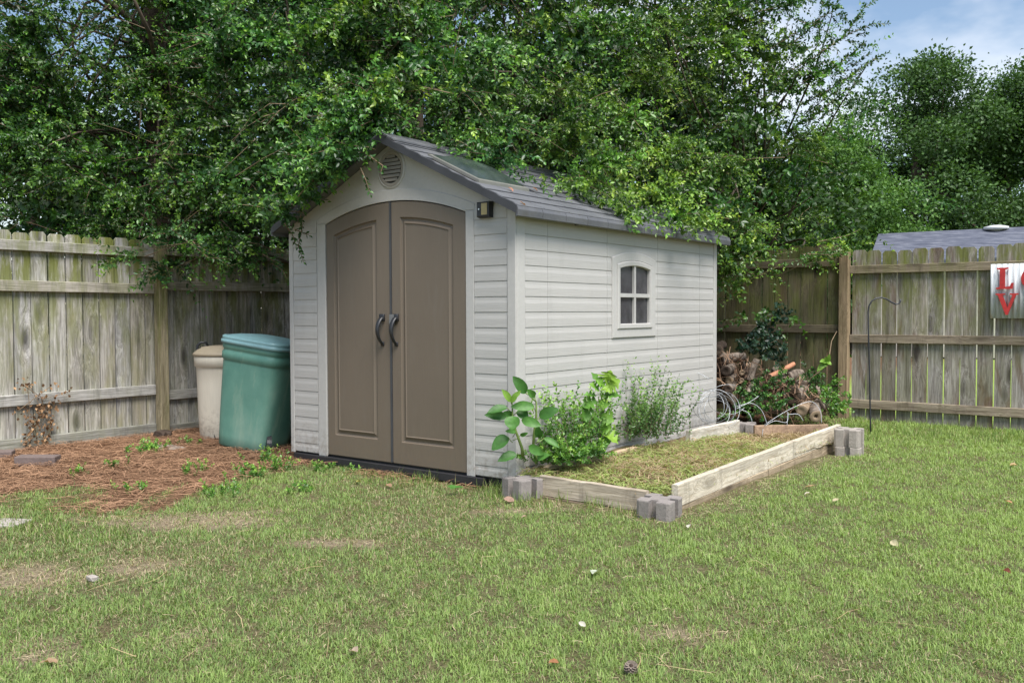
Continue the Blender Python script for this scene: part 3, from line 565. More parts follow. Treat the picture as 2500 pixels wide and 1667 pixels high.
def clear_shed(B):
    x, y, z = B[:, 0], B[:, 1], B[:, 2]; rz = RZ-RS*np.abs(x-XC)+.075
    inside = (x > SX0-.16) & (x < SX1+.125) & (y > -.14) & (y < SY1+.12) & (z < rz)
    fence = ((np.abs(x+4.41) < .035) & (z < 1.84)) | ((np.abs(y-5.44) < .06) & (z < 1.84)) | ((np.abs(x+4.365) < .06) & (np.abs(y-.17) < .06) & (z < 1.8))
    hang = ((x > -.05) & (x < .7) & (y > -.3) & (y < 3.25) & (z < 1.70) & (z > 1.0)) | ((x > -2.15) & (x < .1) & (y < -.05) & (y > -.8) & (z > 1.0) & (z < np.interp(x, [-2.25, -1.75, -1.35, -1.16, -1.05, 0], [1.70, 1.84, 2.02, 2.14, 2.38, 2.38])))
    return ~(inside | fence | hang) & (z > gz(x, y)+.01)
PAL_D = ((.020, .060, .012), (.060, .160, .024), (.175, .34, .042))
PAL_M = ((.028, .080, .020), (.085, .215, .042), (.21, .385, .06))
PAL_Y = ((.045, .105, .018), (.14, .275, .036), (.28, .425, .058))
def stems_mesh(Ps, r0):
    # thin three-sided twigs along shoots: Ps (N,K,3)
    n, K, _ = Ps.shape; Tn = unit(np.gradient(Ps, axis=1)); a = unit(np.cross(Tn, np.array([.3, .2, 1.]))); b = np.cross(Tn, a); rad = (r0*(1-.75*np.linspace(0, 1, K)))[None, :, None]
    V = np.stack([Ps+(a*math.cos(q)+b*math.sin(q))*rad for q in (0, 2.094, 4.189)], 2).reshape(-1, 3); T = []
    base = (np.arange(n)*K*3)[:, None]+(np.arange(K-1)*3)[None]; base = base.reshape(-1, 1)
    for q in range(3):
        q2 = (q+1) % 3; T.append(base+np.array([[q, q2, 3+q2]])); T.append(base+np.array([[q, 3+q2, 3+q]]))
    return V, np.concatenate(T)
def crown_from_clumps(clumps, leaf=.043, wr=.54, K=12, dens=1., up=.35, lenr=(.14, .62), droop=.35, young=.8, face=(.45, -.45, 0), bough=True):
    # every clump is a bough or two: an arching axis with side shoots in a loose, nearly level fan, leaves in pairs along the shoots
    Bs, As, Ns_, Ls, Cs, St = [], [], [], [], [], []
    for c, rad, nsh, pal in clumps:
        n = max(3, int(nsh*dens)); c = np.asarray(c, float); rad = np.asarray(rad, float); lf_ = leaf*rng.uniform(.78, 1.3)
        if bough and n >= 8:
            nb_ = 2 if n > 18 else 1; k = rng.integers(nb_, size=n); az = math.atan2(face[1], face[0])+rng.normal(0, .75, nb_); el = rng.normal(.12, .28, nb_)
            A = np.stack([np.cos(az)*np.cos(el), np.sin(az)*np.cos(el), np.sin(el)], 1); bl_ = rng.uniform(2.0, 3.4, nb_)*rad[0]; O = c+rng.normal(0, .8, (nb_, 3))*rad-A*bl_[:, None]*.5
            tt = rng.uniform(.02, 1, n)**.8; dr = rng.uniform(.05, .30, nb_); S = O[k]+A[k]*(bl_[k]*tt)[:, None]+np.array([0, 0, -1.])*(dr[k]*bl_[k]*tt**2)[:, None]
            sd_ = np.cross(A[k], [0, 0, 1.]); sg = rng.choice([-1, 1], n)[:, None]; D = unit(A[k]*rng.uniform(.35, 1.0, (n, 1))+sd_*sg*rng.uniform(.25, 1.0, (n, 1))+np.array([0, 0, 1.])*rng.normal(.10, .24, (n, 1))+rng.normal(0, .12, (n, 3)))
            Ln = (lenr[0]+(lenr[1]-lenr[0])*rng.uniform(0, 1, n)**1.5)*(1.12-.45*tt)*np.where(rng.uniform(0, 1, n) < .08, 1.5, 1)
            ax_pts = O[:, None]+A[:, None]*(bl_[:, None]*np.linspace(-.5, 1, K)[None])[..., None]+np.array([0, 0, -1.])*((dr*bl_)[:, None]*np.linspace(-.5, 1, K)[None]**2)[..., None]
        else:
            q = unit(rng.normal(0, 1, (n, 3))); fr = rng.uniform(.15, 1, (n, 1))**.6; S = c+q*fr*rad; D = unit(q*.75+np.array([0, 0, up])+np.array(face)*.8+rng.normal(0, .38, (n, 3))); Ln = lenr[0]+(lenr[1]-lenr[0])*rng.uniform(0, 1, n)**1.7; ax_pts = None
        P, Tn = shoot_curves(S, D, Ln, K, np.abs(rng.normal(droop, .2, n)))
        B, ax, nr, ln, col = shoot_leaves(P, Tn, lf_, wr, pal, young); col = col*rng.uniform(.72, 1.22)*np.array([rng.uniform(.85, 1.2), 1., rng.uniform(.8, 1.2)]); k = clear_shed(B); Bs.append(B[k]); As.append(ax[k]); Ns_.append(nr[k]); Ls.append(ln[k]); Cs.append(col[k])
        sel = rng.uniform(0, 1, n) < .3; ok = clear_shed(P.reshape(-1, 3)).reshape(P.shape[:2]).all(1); St.append(P[sel & ok][:, ::3])
        if ax_pts is not None: ok = clear_shed(ax_pts.reshape(-1, 3)).reshape(ax_pts.shape[:2]).all(1); St.append(ax_pts[ok][:, ::3])
    V, T, C = leaves(np.concatenate(Bs), np.concatenate(As), np.concatenate(Ns_), np.concatenate(Ls), wr, np.concatenate(Cs)); return V, T, C, np.concatenate(St)
def limb(a, c, r0, r1, n=6, wob=.12, sag=0.):
    a, c = np.asarray(a, float), np.asarray(c, float); ln = np.linalg.norm(c-a); w1, w2 = rng.normal(0, wob*ln*.5, 3), rng.normal(0, wob*ln*.3, 3); pts, rr = [], []
    for k in range(n+1):
        t_ = k/n; pts.append(a+(c-a)*t_+w1*math.sin(math.pi*t_)+w2*math.sin(2*math.pi*t_)+np.array([0, 0, sag*math.sin(math.pi*t_)])); rr.append(r0+(r1-r0)*t_)
    return pts, rr
# clump layout: photo direction + distance from what the foliage hangs over (left fence ~8.5 m, shed roof 6.5-8 m, back fence ~10 m)
def edge_low(u):    # lower edge of the foliage in the photo
    return np.interp(u, [-150, 120, 250, 330, 430, 540, 640, 708, 749, 780, 831, 890, 918, 944, 1010, 1088, 1180, 1230, 1293, 1340, 1422, 1484, 1535, 1640, 1740, 1765, 1900, 2040, 2120, 2200], [520, 530, 545, 590, 590, 620, 600, 530, 490, 450, 405, 375, 345, 312, 325, 362, 400, 424, 458, 474, 486, 516, 545, 556, 572, 600, 612, 590, 480, 380])
def edge_right(v): return np.interp(v, [-150, 0, 100, 200, 300, 400, 500, 560, 640], [1990, 2010, 2010, 2060, 2040, 2030, 2060, 2080, 2090])
def roof_depth(u, v):      # distance at which this direction meets the right-hand roof slope
    r = ray(u, v); k = RZ+.05-RS*(CAM[0]-XC)-CAM[2]; t_ = k/(r[2]+RS*r[0]); return t_
def depth(u, v):
    lo = np.interp(u, [-150, 250, 400, 600, 700, 780, 870, 940, 1050, 1150, 1740, 1800, 2200], [8.1, 8.4, 8.5, 8.0, 6.95, 6.6, 6.35, 6.3, 6.8, 7.0, 8.2, 9.6, 9.9]); e = edge_low(u)
    d = lo+np.clip((e-v)/420, 0, 1.6)*np.interp(u, [0, 500, 900, 1400, 2000], [.3, .7, 1.2, 1.3, .3])
    if 1020 < u < 1745:
        r_ = roof_depth(u, v)
        if 4 < r_ < 9.2: d = min(d, r_-.22)
    return d
tree_sets = {0: [], 1: [], 2: [], 3: []}; back_sets = {0: [], 1: [], 2: [], 3: []}
def which(u): return 0 if u < 440 else 1 if u < 960 else 2 if u < 1500 else 3
step = 84
for iu, u0 in enumerate(range(-140, 2180, step)):
    for v0 in range(-150, 660, step):
        u, v = u0+rng.uniform(-30, 30), v0+(step/2 if iu % 2 else 0)+rng.uniform(-30, 30)
        if v > edge_low(u)-20 or u > edge_right(v)-35: continue
        d = depth(u, v)+np.clip(rng.normal(.12, .30), -.3, .8); c = at(u, v, d=d); hole = 1.
        if 140 < u < 350 and v < 430: hole = .30
        if u > 1640 and v < 330: hole = .75
        if u > 1850 and v < 260: hole = .5
        pal = PAL_D if u < 520 else PAL_M if u < 1350 else PAL_Y
        if 520 <= u < 1350 and rng.uniform() < .25: pal = PAL_Y if u > 1000 else PAL_D
        m = np.clip(rng.normal(1, .5), .2, 2.)*hole; s = d/8.
        far_ = rng.uniform(.75, 1.3); tree_sets[which(u)].append((c, np.array([.20, .20, .17])*s*far_, 46*m, pal))
        if rng.uniform() < .5: tree_sets[which(u)].append((c+np.array([.1, -.12, .05])*s, np.array([.16, .16, .12])*s, 5*m, PAL_Y if u > 700 else PAL_M))
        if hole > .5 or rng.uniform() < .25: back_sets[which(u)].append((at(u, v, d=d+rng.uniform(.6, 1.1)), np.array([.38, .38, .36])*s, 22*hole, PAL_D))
for u in np.arange(1085, 1752, 26.):
    e = edge_low(u); dd = roof_depth(u, e-12)
    if 5 < dd < 9.5: tree_sets[which(u)].append((at(u, e-14+rng.uniform(-8, 4), d=dd-rng.uniform(.10, .22)), np.array([.11, .11, .06]), 13, PAL_Y if u > 1300 else PAL_M))
for u in np.arange(690, 915, 22.): e = edge_low(u); tree_sets[1].append((at(u-12, e-22+rng.uniform(-10, 6), d=np.interp(u, [700, 780, 870, 950], [6.92, 6.58, 6.36, 6.24])), np.array([.08, .08, .07]), 9, PAL_M))
# sprays that hang in front of the gable and over the fences, read off the photo
for u, v, d, r_, n in [(880, 390, 6.34, .08, 7), (905, 335, 6.4, .10, 8), (860, 320, 6.6, .2, 16), (690, 500, 7.0, .16, 10), (760, 420, 6.8, .16, 12), (650, 540, 7.5, .25, 18), (560, 570, 8.0, .22, 14), (470, 570, 8.1, .22, 12), (340, 580, 8.15, .18, 9),
                       (1760, 575, 9.3, .2, 14), (1850, 590, 9.6, .25, 16), (1960, 600, 9.7, .22, 16), (2030, 560, 9.8, .25, 16), (1700, 535, 8.6, .16, 10), (1600, 525, 8.2, .16, 12), (1500, 505, 7.9, .15, 12)]:
    tree_sets[which(u)].append((at(u, v, d=d), np.array([r_]*3), n, PAL_Y if u > 1400 else PAL_M))
for path in ([(1880, 120), (1930, 95), (1980, 62), (2030, 30)], [(1900, 190), (1950, 165), (2000, 135), (2060, 90)], [(1960, 215), (2010, 190), (2060, 165)], [(1950, 270), (2010, 240), (2070, 205), (2110, 170)], [(1840, 60), (1880, 25), (1930, 10), (1780, 40), (1740, 90), (1700, 30)], [(2000, 310), (2050, 280), (2080, 340), (2060, 400)]):
    for u, v in path: tree_sets[3].append((at(u+rng.uniform(-8, 8), v+rng.uniform(-8, 8), d=9.7), np.array([.12, .12, .08]), 7, PAL_D))
tinfo = {0: ('tall dark green tree behind the left fence at the left edge of the picture', (-6.3, 1.7, -.06)), 1: ('dense glossy privet tree overhanging the left fence and the shed gable', (-3.35, 2.5, -.06)),
         2: ('large privet tree leaning over the ridge of the shed roof', (-2.75, 3.95, -.06)), 3: ('yellow-green privet tree resting on the rear of the shed roof', (-1.2, 6.3, -.06))}
tree_objs = {}
for k in range(4):
    lab, basep = tinfo[k]; tr = empty('privet_tree', basep, lab, 'tree', 'overgrown trees behind the shed'); tree_objs[k] = tr; basep = np.array(basep)
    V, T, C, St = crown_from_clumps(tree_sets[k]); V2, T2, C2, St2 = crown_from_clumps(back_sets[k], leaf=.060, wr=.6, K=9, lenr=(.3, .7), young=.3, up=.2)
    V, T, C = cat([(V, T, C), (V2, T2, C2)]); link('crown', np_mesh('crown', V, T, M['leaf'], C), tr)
    if len(St): V, T = stems_mesh(St, .0048); tag(link('twigs', np_mesh('twigs', V, T, M['twig']), tr), kind='stuff')
    m = MB(); tops = []
    for q in range(3 if k else 1):
        b0 = basep+np.array([rng.uniform(-.15, .15), rng.uniform(-.15, .15), -.1]); top = basep+np.array([rng.uniform(-.3, .3), rng.uniform(-.3, .3), rng.uniform(2.3, 2.9)])*(1 if k else np.array([1, 1, 2.2])); p, r_ = limb(b0, top, .16 if not k else .09, .11 if not k else .05, 7, .06); m.tube(p, r_, 9); tops.append(p)
    m.build('trunk', M['bark'], tr, True)
    m = MB(); cl = tree_sets[k]; idx = rng.permutation(len(cl))[:26]
    for q in idx:
        src = tops[rng.integers(len(tops))]; a = src[rng.integers(3, len(src))]; p, r_ = limb(a, cl[q][0], .022, .006, 7, .12, .12); p = np.array(p)
        if clear_shed(p).all(): m.tube([tuple(z) for z in p], r_, 5)
    if m.v: m.build('branch', M['bark'], tr, True)
# big dark trunks seen through the leaves on the left
for u, d, wd, lab in [(398, 10.3, .42, 'thick dark tree trunk rising behind the left fence post'), (1030, 11.5, .34, 'dark tree trunk showing through the leaves above the shed ridge')]:
    bpos = at(u, 1000, d=d); bpos[2] = -.06; tr = empty('old_tree', bpos, lab, 'tree'); m = MB(); p, r_ = limb(bpos-[0, 0, .1], bpos+[.15, -.1, 7.], wd/2, wd/2*.7, 10, .015); m.tube(p, r_, 14); m.build('trunk', M['bark'], tr, True)
    cl = []
    for q in range(30):
        a = rng.uniform(0, 6.28); rr = rng.uniform(.3, 2.0); cl.append((bpos+[math.cos(a)*rr, math.sin(a)*rr, rng.uniform(4.8, 7.2)], np.array([.5, .5, .4]), 9, PAL_D))
    V, T, C, St = crown_from_clumps([(c_, r_, n_*2.4, p_) for c_, r_, n_, p_ in cl], leaf=.06, wr=.55, K=9, up=.2); link('crown', np_mesh('crown', V, T, M['leaf'], C), tr)
    m = MB()
    for q in range(6): a = p[rng.integers(5, 10)]; pp, r2 = limb(a, np.asarray(a)+[rng.uniform(-1.5, 1.5), rng.uniform(-1.5, 1.5), rng.uniform(.4, 1.5)], .05, .015, 6, .1); m.tube(pp, r2, 6)
    m.build('branch', M['bark'], tr, True)
def leaf_cloud_tree(name, lab, base, h, w_, trunk_h, n, leaf, pal, group, blobs=26, mat='leaf_far', seed=0, low=.12):
    g = np.random.default_rng(seed); tr = empty(name, base, lab, 'tree', group); base = np.asarray(base, float); cs, rs = [], []
    for q in range(blobs):
        t_ = g.uniform(low, 1); rad = w_*.5*math.sin(math.pi*min(.97, (t_*.80+.17)))**.8*g.uniform(.35, 1); a = g.uniform(0, 6.28); cs.append(base+[math.cos(a)*rad, math.sin(a)*rad, h*t_*.93]); rs.append(w_*g.uniform(.09, .19))
    cs, rs = np.array(cs), np.array(rs); k = g.integers(0, blobs, n); q = unit(g.normal(0, 1, (n, 3))); rad = g.uniform(.2, 1, (n, 1))**.45*(1+.25*g.normal(0, 1, (n, 1))*.6)
    B = cs[k]+q*rad*rs[k][:, None]*np.array([1.15, 1.15, .8]); ax = unit(q*.6+g.normal(0, .6, (n, 3))+[0, 0, .1]); nr = unit(g.normal(0, .5, (n, 3))+[0, 0, .8]+q*.5); f = np.clip(g.normal(.35, .22, n)+(q[:, 2])*.12, 0, 1)
    col = mixc(pal[0], pal[1], f)*g.uniform(.75, 1.2, (n, 1)); kk = B[:, 2] > .3; V, T, C = leaves(B[kk], ax[kk], nr[kk], g.uniform(.7, 1.3, n)[kk]*leaf, .7, col[kk]); link('crown', np_mesh('crown', V, T, M[mat], C), tr)
    m = MB(); p, r_ = limb(base-[0, 0, .2], base+[g.uniform(-.3, .3), g.uniform(-.3, .3), h*.8], w_*.035+.04, .03, 8, .02); m.tube(p, r_, 8); m.build('trunk', M['bark'], tr, True); m = MB()
    for q in g.permutation(blobs)[:12]: a = p[g.integers(2, 7)]; pp, r2 = limb(a, cs[q], .012*w_+.01, .01, 5, .08); m.tube(pp, r2, 5)
    m.build('branch', M['bark'], tr, True); return tr
FARP = ((.030, .070, .022), (.105, .20, .055)); MIDP = ((.045, .11, .025), (.16, .30, .065))
def ground_at(u, d): p = at(u, 900, d=d); p[2] = -.06; return p
for k, (u, d, h, w_, lab, pal, n) in enumerate([(2235, 34, 11.0, 9.5, 'tall dark tree with feathery top beyond the grey house roof', FARP, 42000), (2520, 33, 10.3, 9, 'dark green tree at the right edge beyond the house roof', FARP, 34000), (2390, 40, 10.6, 9, 'dark tree filling the gap between the two tall trees on the right', FARP, 22000),
                                              (2075, 27, 5.6, 4.6, 'light green bushy tree just left of the grey house roof', MIDP, 26000), (2020, 27, 6.5, 6, 'green tree seen past the right side of the privet', MIDP, 16000)]):
    leaf_cloud_tree('background_tree', lab, ground_at(u, d), h, w_, 1, int(n*1.6), .115*d/30, pal, 'trees beyond the fences', 40, seed=40+k)
for k, (u, d, h, w_, n) in enumerate([(60, 14, 5.2, 6, 15000), (560, 14.5, 7.5, 7, 20000), (900, 15, 8, 7, 20000), (1250, 15, 8.5, 7, 20000), (1560, 15.5, 6.0, 6, 16000), (1830, 15, 3.6, 4.2, 11000)]):
    names = ['low dark tree behind the tall tree at the left edge', 'dark tree behind the big trunk left of the shed', 'dark tree behind the foliage over the shed gable', 'dark tree behind the foliage over the shed ridge', 'dark tree behind the foliage over the rear of the shed', 'low green tree behind the back fence beside the shed']
    leaf_cloud_tree('background_tree', names[k], ground_at(u, d), h, w_, 1, int(n*1.7), .105, ((.016, .040, .011), (.05, .105, .024)), 'trees beyond the fences', 30, seed=70+k)
# open, leafy arching sprays against the sky at the top right
def spray(parent, name, pts_px, d, leaf=.042, pal=PAL_D, gap=.030):
    P = np.array([at(u, v, d=d+dd) for u, v, dd in pts_px]); seg = np.linalg.norm(np.diff(P, axis=0), axis=1); s = np.concatenate([[0], np.cumsum(seg)]); K = int(s[-1]/gap); q = np.linspace(0, s[-1], K); C_ = np.stack([np.interp(q, s, P[:, i]) for i in range(3)], 1)[None]
    Tn = unit(np.gradient(C_, axis=1)); B, ax, nr, ln, col = shoot_leaves(C_, Tn, leaf, .5, pal, .3, .05); V, T, C = leaves(B, ax, nr, ln, .5, col); o = link(name, np_mesh(name, V, T, M['leaf'], C), parent); m = MB(); m.tube([tuple(x) for x in P], [.006*(1-.7*i/(len(P)-1)) for i in range(len(P))], 5); m.build('stem', M['twig'], o)
for pts in [[(1880, 120, 0), (1960, 70, .05), (2030, 30, .1), (2060, -15, .1)], [(1900, 190, 0), (1990, 140, .1), (2060, 90, .1), (2110, 20, .15), (2140, 0, .2)], [(2000, 130, 0), (2080, 80, 0), (2130, 60, 0), (2170, 58, 0)], [(1960, 200, 0), (2040, 165, 0), (2110, 105, 0), (2107, 120, 0)],
            [(1950, 260, 0), (2060, 200, .1), (2140, 140, .1), (2168, 130, .1)], [(1850, 30, 0), (1930, 10, 0), (1990, -20, 0)], [(1820, 90, .1), (1880, 20, .1), (1900, -30, .1)], [(1980, 290, 0), (2060, 225, 0), (2100, 200, 0)], [(1930, 110, .2), (2000, 50, .2), (2010, 0, .2)]]: spray(tree_objs[3], 'leafy_branch', pts, 9.6, .052, PAL_D, .019)
for pts in [[(730, 500, 0), (738, 555, -.02), (728, 600, -.03), (742, 640, -.02)], [(880, 410, 0), (893, 440, -.02), (905, 475, -.03)], [(690, 540, .05), (715, 575, 0), (722, 600, -.02)], [(720, 560, 0), (755, 575, 0)], [(900, 380, 0), (935, 405, -.03), (930, 420, -.05)]]: spray(tree_objs[1], 'leafy_branch', pts, 6.35 if pts[0][0] > 800 else 6.95, .045, PAL_M, .022)
for pts in [[(1745, 690, .15), (1775, 672, 0), (1790, 668, 0)], [(1746, 700, .1), (1770, 700, 0)], [(1748, 735, .1), (1785, 730, 0)], [(1745, 785, .1), (1785, 782, 0), (1812, 776, 0)], [(1750, 650, .1), (1840, 632, 0), (1945, 612, 0)], [(1750, 640, .1), (1830, 640, 0), (1870, 636, 0)], [(1960, 620, .1), (2030, 622, 0), (2060, 610, 0)], [(2000, 590, 0), (2070, 575, 0), (2100, 560, 0)], [(1690, 560, 0), (1735, 600, -.1)]]: spray(tree_objs[3], 'leafy_branch', pts, 9.4, .042, PAL_Y, .022)
for pts in [[(660, 640, .1), (690, 660, 0), (706, 690, 0)], [(640, 620, .1), (690, 650, 0)], [(470, 590, 0), (560, 650, 0), (590, 640, 0)], [(420, 560, 0), (510, 630, -.1), (560, 632, -.1)]]: spray(tree_objs[1], 'leafy_branch', pts, 8.1, .045, PAL_M, .024)
# ------------------------------------------------------------------ neighbour's roof beyond the right fence
nh = empty('neighbour_house', at(2400, 900, d=24), 'low house with blue-grey shingle roof and tin vent beyond the right fence', 'house'); nh.location.z = -.06
rA, rB = at(2145, 571, d=24.5), at(2620, 548, d=22.5); eA, eB = at(2120, 640, d=22.6), at(2640, 640, d=20.4); rd = rB-rA
m = MB(); down = eA-rA; bk = np.array([rA[0]*2-eA[0], rA[1]*2-eA[1], eA[2]])
eB = rB+(eA-rA); bkB = bk+rd; th = np.array([0, 0, -.15]); m.loft([[tuple(p) for p in (eA, rA, bk, bk+th, rA+th*1.2, eA+th)], [tuple(p) for p in (eB, rB, bkB, bkB+th, rB+th*1.2, eB+th)]]); hr = m.build('roof', M['houseroof'], nh)
m = MB(); ins = lambda p, q, f: p+(q-p)*f; w4 = [ins(eA, bk, .08), ins(eB, bkB, .08), ins(bkB, eB, .08), ins(bk, eA, .08)]; m.loft([[(p[0], p[1], -.06) for p in w4], [(p[0], p[1], p[2]-.02) for p in w4]]); m.build('wall', M['housewall'], nh)
vc = at(2432, 556, d=23.2); m = MB(); m.tube([vc+[0, 0, -.25], vc+[0, 0, -.06], vc+[0, 0, -.05], vc+[0, 0, .02], vc+[0, 0, .06]], [.17, .17, .3, .3, .12], 14); m.build('roof_vent', M['tin'], hr, True)
# ------------------------------------------------------------------ planting bed: blocks, boards, soil
def planter_block():
    m = MB(); h, s, q = .145, .104, .022; hs = q; pts = []      # square footprint, a slot for a board in each side
    def rot(p, k): c, s_ = [(1, 0), (0, 1), (-1, 0), (0, -1)][k]; return (p[0]*c-p[1]*s_, p[0]*s_+p[1]*c)
    one = [(s, hs+.001), (s, s-.022), (s-.007, s-.007), (s-.022, s), (hs+.001, s), (hs, s-.048), (-hs, s-.048)]
    for k in range(4): pts += [rot(p, k) for p in one[:-1]]+[rot(one[-1], k)]
    f = lambda sc, z: [(x*sc, y*sc, z) for x, y in pts]
    m.loft([f(.99, 0), f(1, .004), f(1, h-.006), f(.975, h)]); return m.mesh('planter_block', [M['concrete']])
pb = planter_block(); pbp = pb.copy(); pbp.materials.clear(); pbp.materials.append(M['concrete_pale'])
for u, v, zt, rz, tilt, lab, stack, me in [(1610, 1229, .050, .08, .02, 'grey concrete planter block at the near right corner of the bed', 0, pb), (1277, 1180, .062, -.25, -.03, 'grey concrete planter block beside the shed corner', 1, pb),
                                       (2073, 1060, .115, .05, .0, 'upper pale concrete block at the far right corner of the bed', 2, pbp), (1816, 1046, .085, .3, 0, 'small brown-grey block between the two far boards of the bed', 0, pb)]:
    p = at(u, v-14, z=zt); o = link('planter_block', me, None, (p[0], p[1], zt-.145), (tilt, tilt*.5, rz)); tag(o, lab, 'concrete block', 'planter blocks of the bed')
    if stack: o = link('planter_block', me, None, (p[0]+.004, p[1]-.004, zt-.292), (0, 0, rz+.06)); tag(o, 'lower concrete block under the far right corner block' if stack == 2 else 'lower concrete block sunk under the block beside the shed corner', 'concrete block', 'planter blocks of the bed')
def plank(name, a, c, ztop_a, ztop_c, h, th, mat, label, axis, warp=0., n=8, cat_='board', rough=.0):
    # a, c: (x, y) of the outer face ends; thickness goes to the left of a->c ; mesh local axis = 0 (x) or 1 (y)
    a, c = np.array(a, float), np.array(c, float); ln = np.linalg.norm(c-a); t_ = (c-a)/ln; nrm = np.array([-t_[1], t_[0]]); rings = []; g = np.random.default_rng(int(ln*1e4))
    for k in range(n+1):
        f = k/n; p = a+(c-a)*f+nrm*warp*math.sin(math.pi*f); zt = ztop_a+(ztop_c-ztop_a)*f+g.normal(0, .0012)-(rough*max(0, f-.8)*5 if rough else 0); e = .004
        pr = [(0, -h), (0, -e), (e, 0), (th-e, 0), (th, -e), (th, -h)]; rings.append([(p[0]+nrm[0]*o, p[1]+nrm[1]*o, zt+z) for o, z in pr])
    m = MB(); m.loft(rings); ce = np.array([*((a+c)/2), (ztop_a+ztop_c)/2-h/2]); m.v = [tuple(np.array(v)-ce) for v in m.v]; o = m.build(name, mat, None, False, tuple(ce)); return tag(o, label, cat_, 'boards round the planting bed')
na, nb = at(1655, 1183, z=.098), at(2053, 1036, z=.105)
plank('bed_board', na[:2], nb[:2],   .098, .105, .130, .040, M['bedwhite'], 'long pale bleached board along the right side of the bed', 1, .006, 14)
plank('bed_board', na[:2]-[.004, -.02], (nb[:2]*.45+na[:2]*.55)+[.0, 0], -.034, -.032, .12, .036, M['bedold'], 'lower weathered board under the near half of the long pale board', 1)
plank('bed_board', (nb[:2]*.455+na[:2]*.545), nb[:2]-[.004, .02], -.032, -.028, .13, .036, M['bedold'], 'lower weathered board under the far half of the long pale board', 1)
fa, fb = at(1318, 1160, z=.080), at(1577, 1199, z=.068)
plank('bed_board', fa[:2], fb[:2], .080, .068, .122, .038, M['bedgrey'], 'front grey board of the bed between two concrete blocks', 0, -.004, 10)
plank('bed_board', fa[:2]+[.03, -.022], fb[:2]+[-.06, -.026], -.047, -.058, .08, .036, M['bedold'], 'lower front board half buried in the grass under the grey board', 0)
pa, pc = at(1843, 1039, z=.095), at(2022, 1036, z=.095)
plank('bed_board', pa[:2], pc[:2], .095, .095, .135, .038, M['bedpink'], 'pinkish knotted board across the far end of the bed', 0)
wa, wc = at(1685, 1052, z=.10), at(1806, 1025, z=.125)
plank('bed_board', wa[:2], wc[:2], .10, .125, .15, .045, M['bedwhite'], 'whitish board beside the wire coil at the rear corner of the shed', 1)
ca, cc = at(1330, 1140, z=.085), at(1468, 1106, z=.10)
plank('bed_board', ca[:2], cc[:2], .075, .115, .11, .04, M['bedold'], 'curved old board tip beside the green weeds along the shed wall', 1, .05, 12, 'board', .05)
ra, rc = at(1475, 1108, z=.08), at(1580, 1085, z=.085)
plank('bed_board', ra[:2], rc[:2], .07, .085, .10, .04, M['bedold'], 'rotten grey board end under the privet seedlings', 1, .01, 9, 'board', .04)
x0, x1, y0, y1 = .03, na[0]-.035, fa[1]+.03, 3.33
nxs, nys = 30, 70; X, Y = np.meshgrid(np.linspace(x0, x1, nxs), np.linspace(y0, y1, nys), indexing='ij')
def bedz(X, Y): return .028-.022*np.clip(Y-.3, 0, 2.4)/1.2+.022*fract_noise(X, Y, 4, 51)+.010*fract_noise(X, Y, 14, 52)+.03*np.clip((.35-X)/.3, 0, 1)*(Y > .2)
V = np.stack([X, Y, bedz(X, Y)], -1).reshape(-1, 3); V = np.concatenate([V]); i = (np.arange(nxs-1)[:, None]*nys+np.arange(nys-1)[None]).ravel(); T = np.concatenate([np.stack([i, i+nys, i+nys+1], 1), np.stack([i, i+nys+1, i+1], 1)])
t = NT('bed_soil'); g = t.noise(t.coords('World'), 34, 6, .7); t.bump(g, .8, .02); M['bedsoil'] = t.fin(t.ramp(g, [(.3, (.06, .045, .028)), (.7, (.20, .165, .085))]), .95, .1)
tag(link('bed_soil', np_mesh('bed_soil', V, T, M['bedsoil'], None, True)), kind='structure')
n = 17000; x = rng.uniform(x0+.02, x1-.01, n); y = rng.uniform(y0, y1, n); k = (x > .16) | (y < .2); x, y = x[k], y[k]; n = len(x); az = rng.uniform(0, 6.28, n); pat = np.clip(fract_noise(x, y, 3.5, 61)*.6+.5+(1.6-y)*.12, 0, 1)
col = np.where((rng.uniform(0, 1, n) < pat*.95)[:, None], mixc((.18, .25, .07), (.40, .47, .16), rng.uniform(0, 1, n)), mixc((.19, .13, .075), (.50, .39, .24), rng.uniform(0, 1, n)))
V, T, C = strips(np.stack([x, y, bedz(x, y)+rng.uniform(.0, .045, n)], 1), unit(np.stack([np.cos(az), np.sin(az), rng.normal(0, .28, n)], 1)), rng.uniform(.03, .11, n), rng.uniform(.003, .0055, n), col, .2)
tag(link('bed_clippings', np_mesh('bed_clippings', V, T, M['grass'], C)), 'green and tan grass clippings heaped in the planting bed', 'clippings', kind='stuff')
# ------------------------------------------------------------------ plants
def blade_leaf(base, tip, wd, nrm, shape='ovate', curl=.24, fold=.2):
    base, tip, nrm = np.asarray(base, float), np.asarray(tip, float), np.asarray(nrm, float); ax = tip-base; ln = np.linalg.norm(ax); ax /= ln; s = np.cross(ax, nrm); s /= np.linalg.norm(s); n2 = np.cross(s, ax)
    if shape == 'oak': ts = [0, .12, .2, .27, .38, .45, .52, .62, .68, .75, .86, .9, 1.]; ws = [.03, .08, .42, .48, .14, .5, .62, .2, .42, .46, .16, .14, 0]
    else: ts = [0, .08, .2, .35, .5, .65, .8, .92, 1.]; ws = [.04, .25, .40, .49, .5, .45, .32, .15, 0]
    V, Fs = [], []
    for t_, w_ in zip(ts, ws):
        c = base+ax*ln*t_-n2*ln*curl*t_*t_; o = s*wd*w_; q1, q2 = rng.normal(0, .05, 2)*wd*(w_ > .1); V += [c-o+n2*(wd*w_*fold*2+q1), c, c+o+n2*(wd*w_*fold*2+q2)]
    for k in range(len(ts)-1):
        for j in (0, 1): a = k*3+j; Fs.append((a, a+1, a+4, a+3))
    return V, Fs
LM = {}
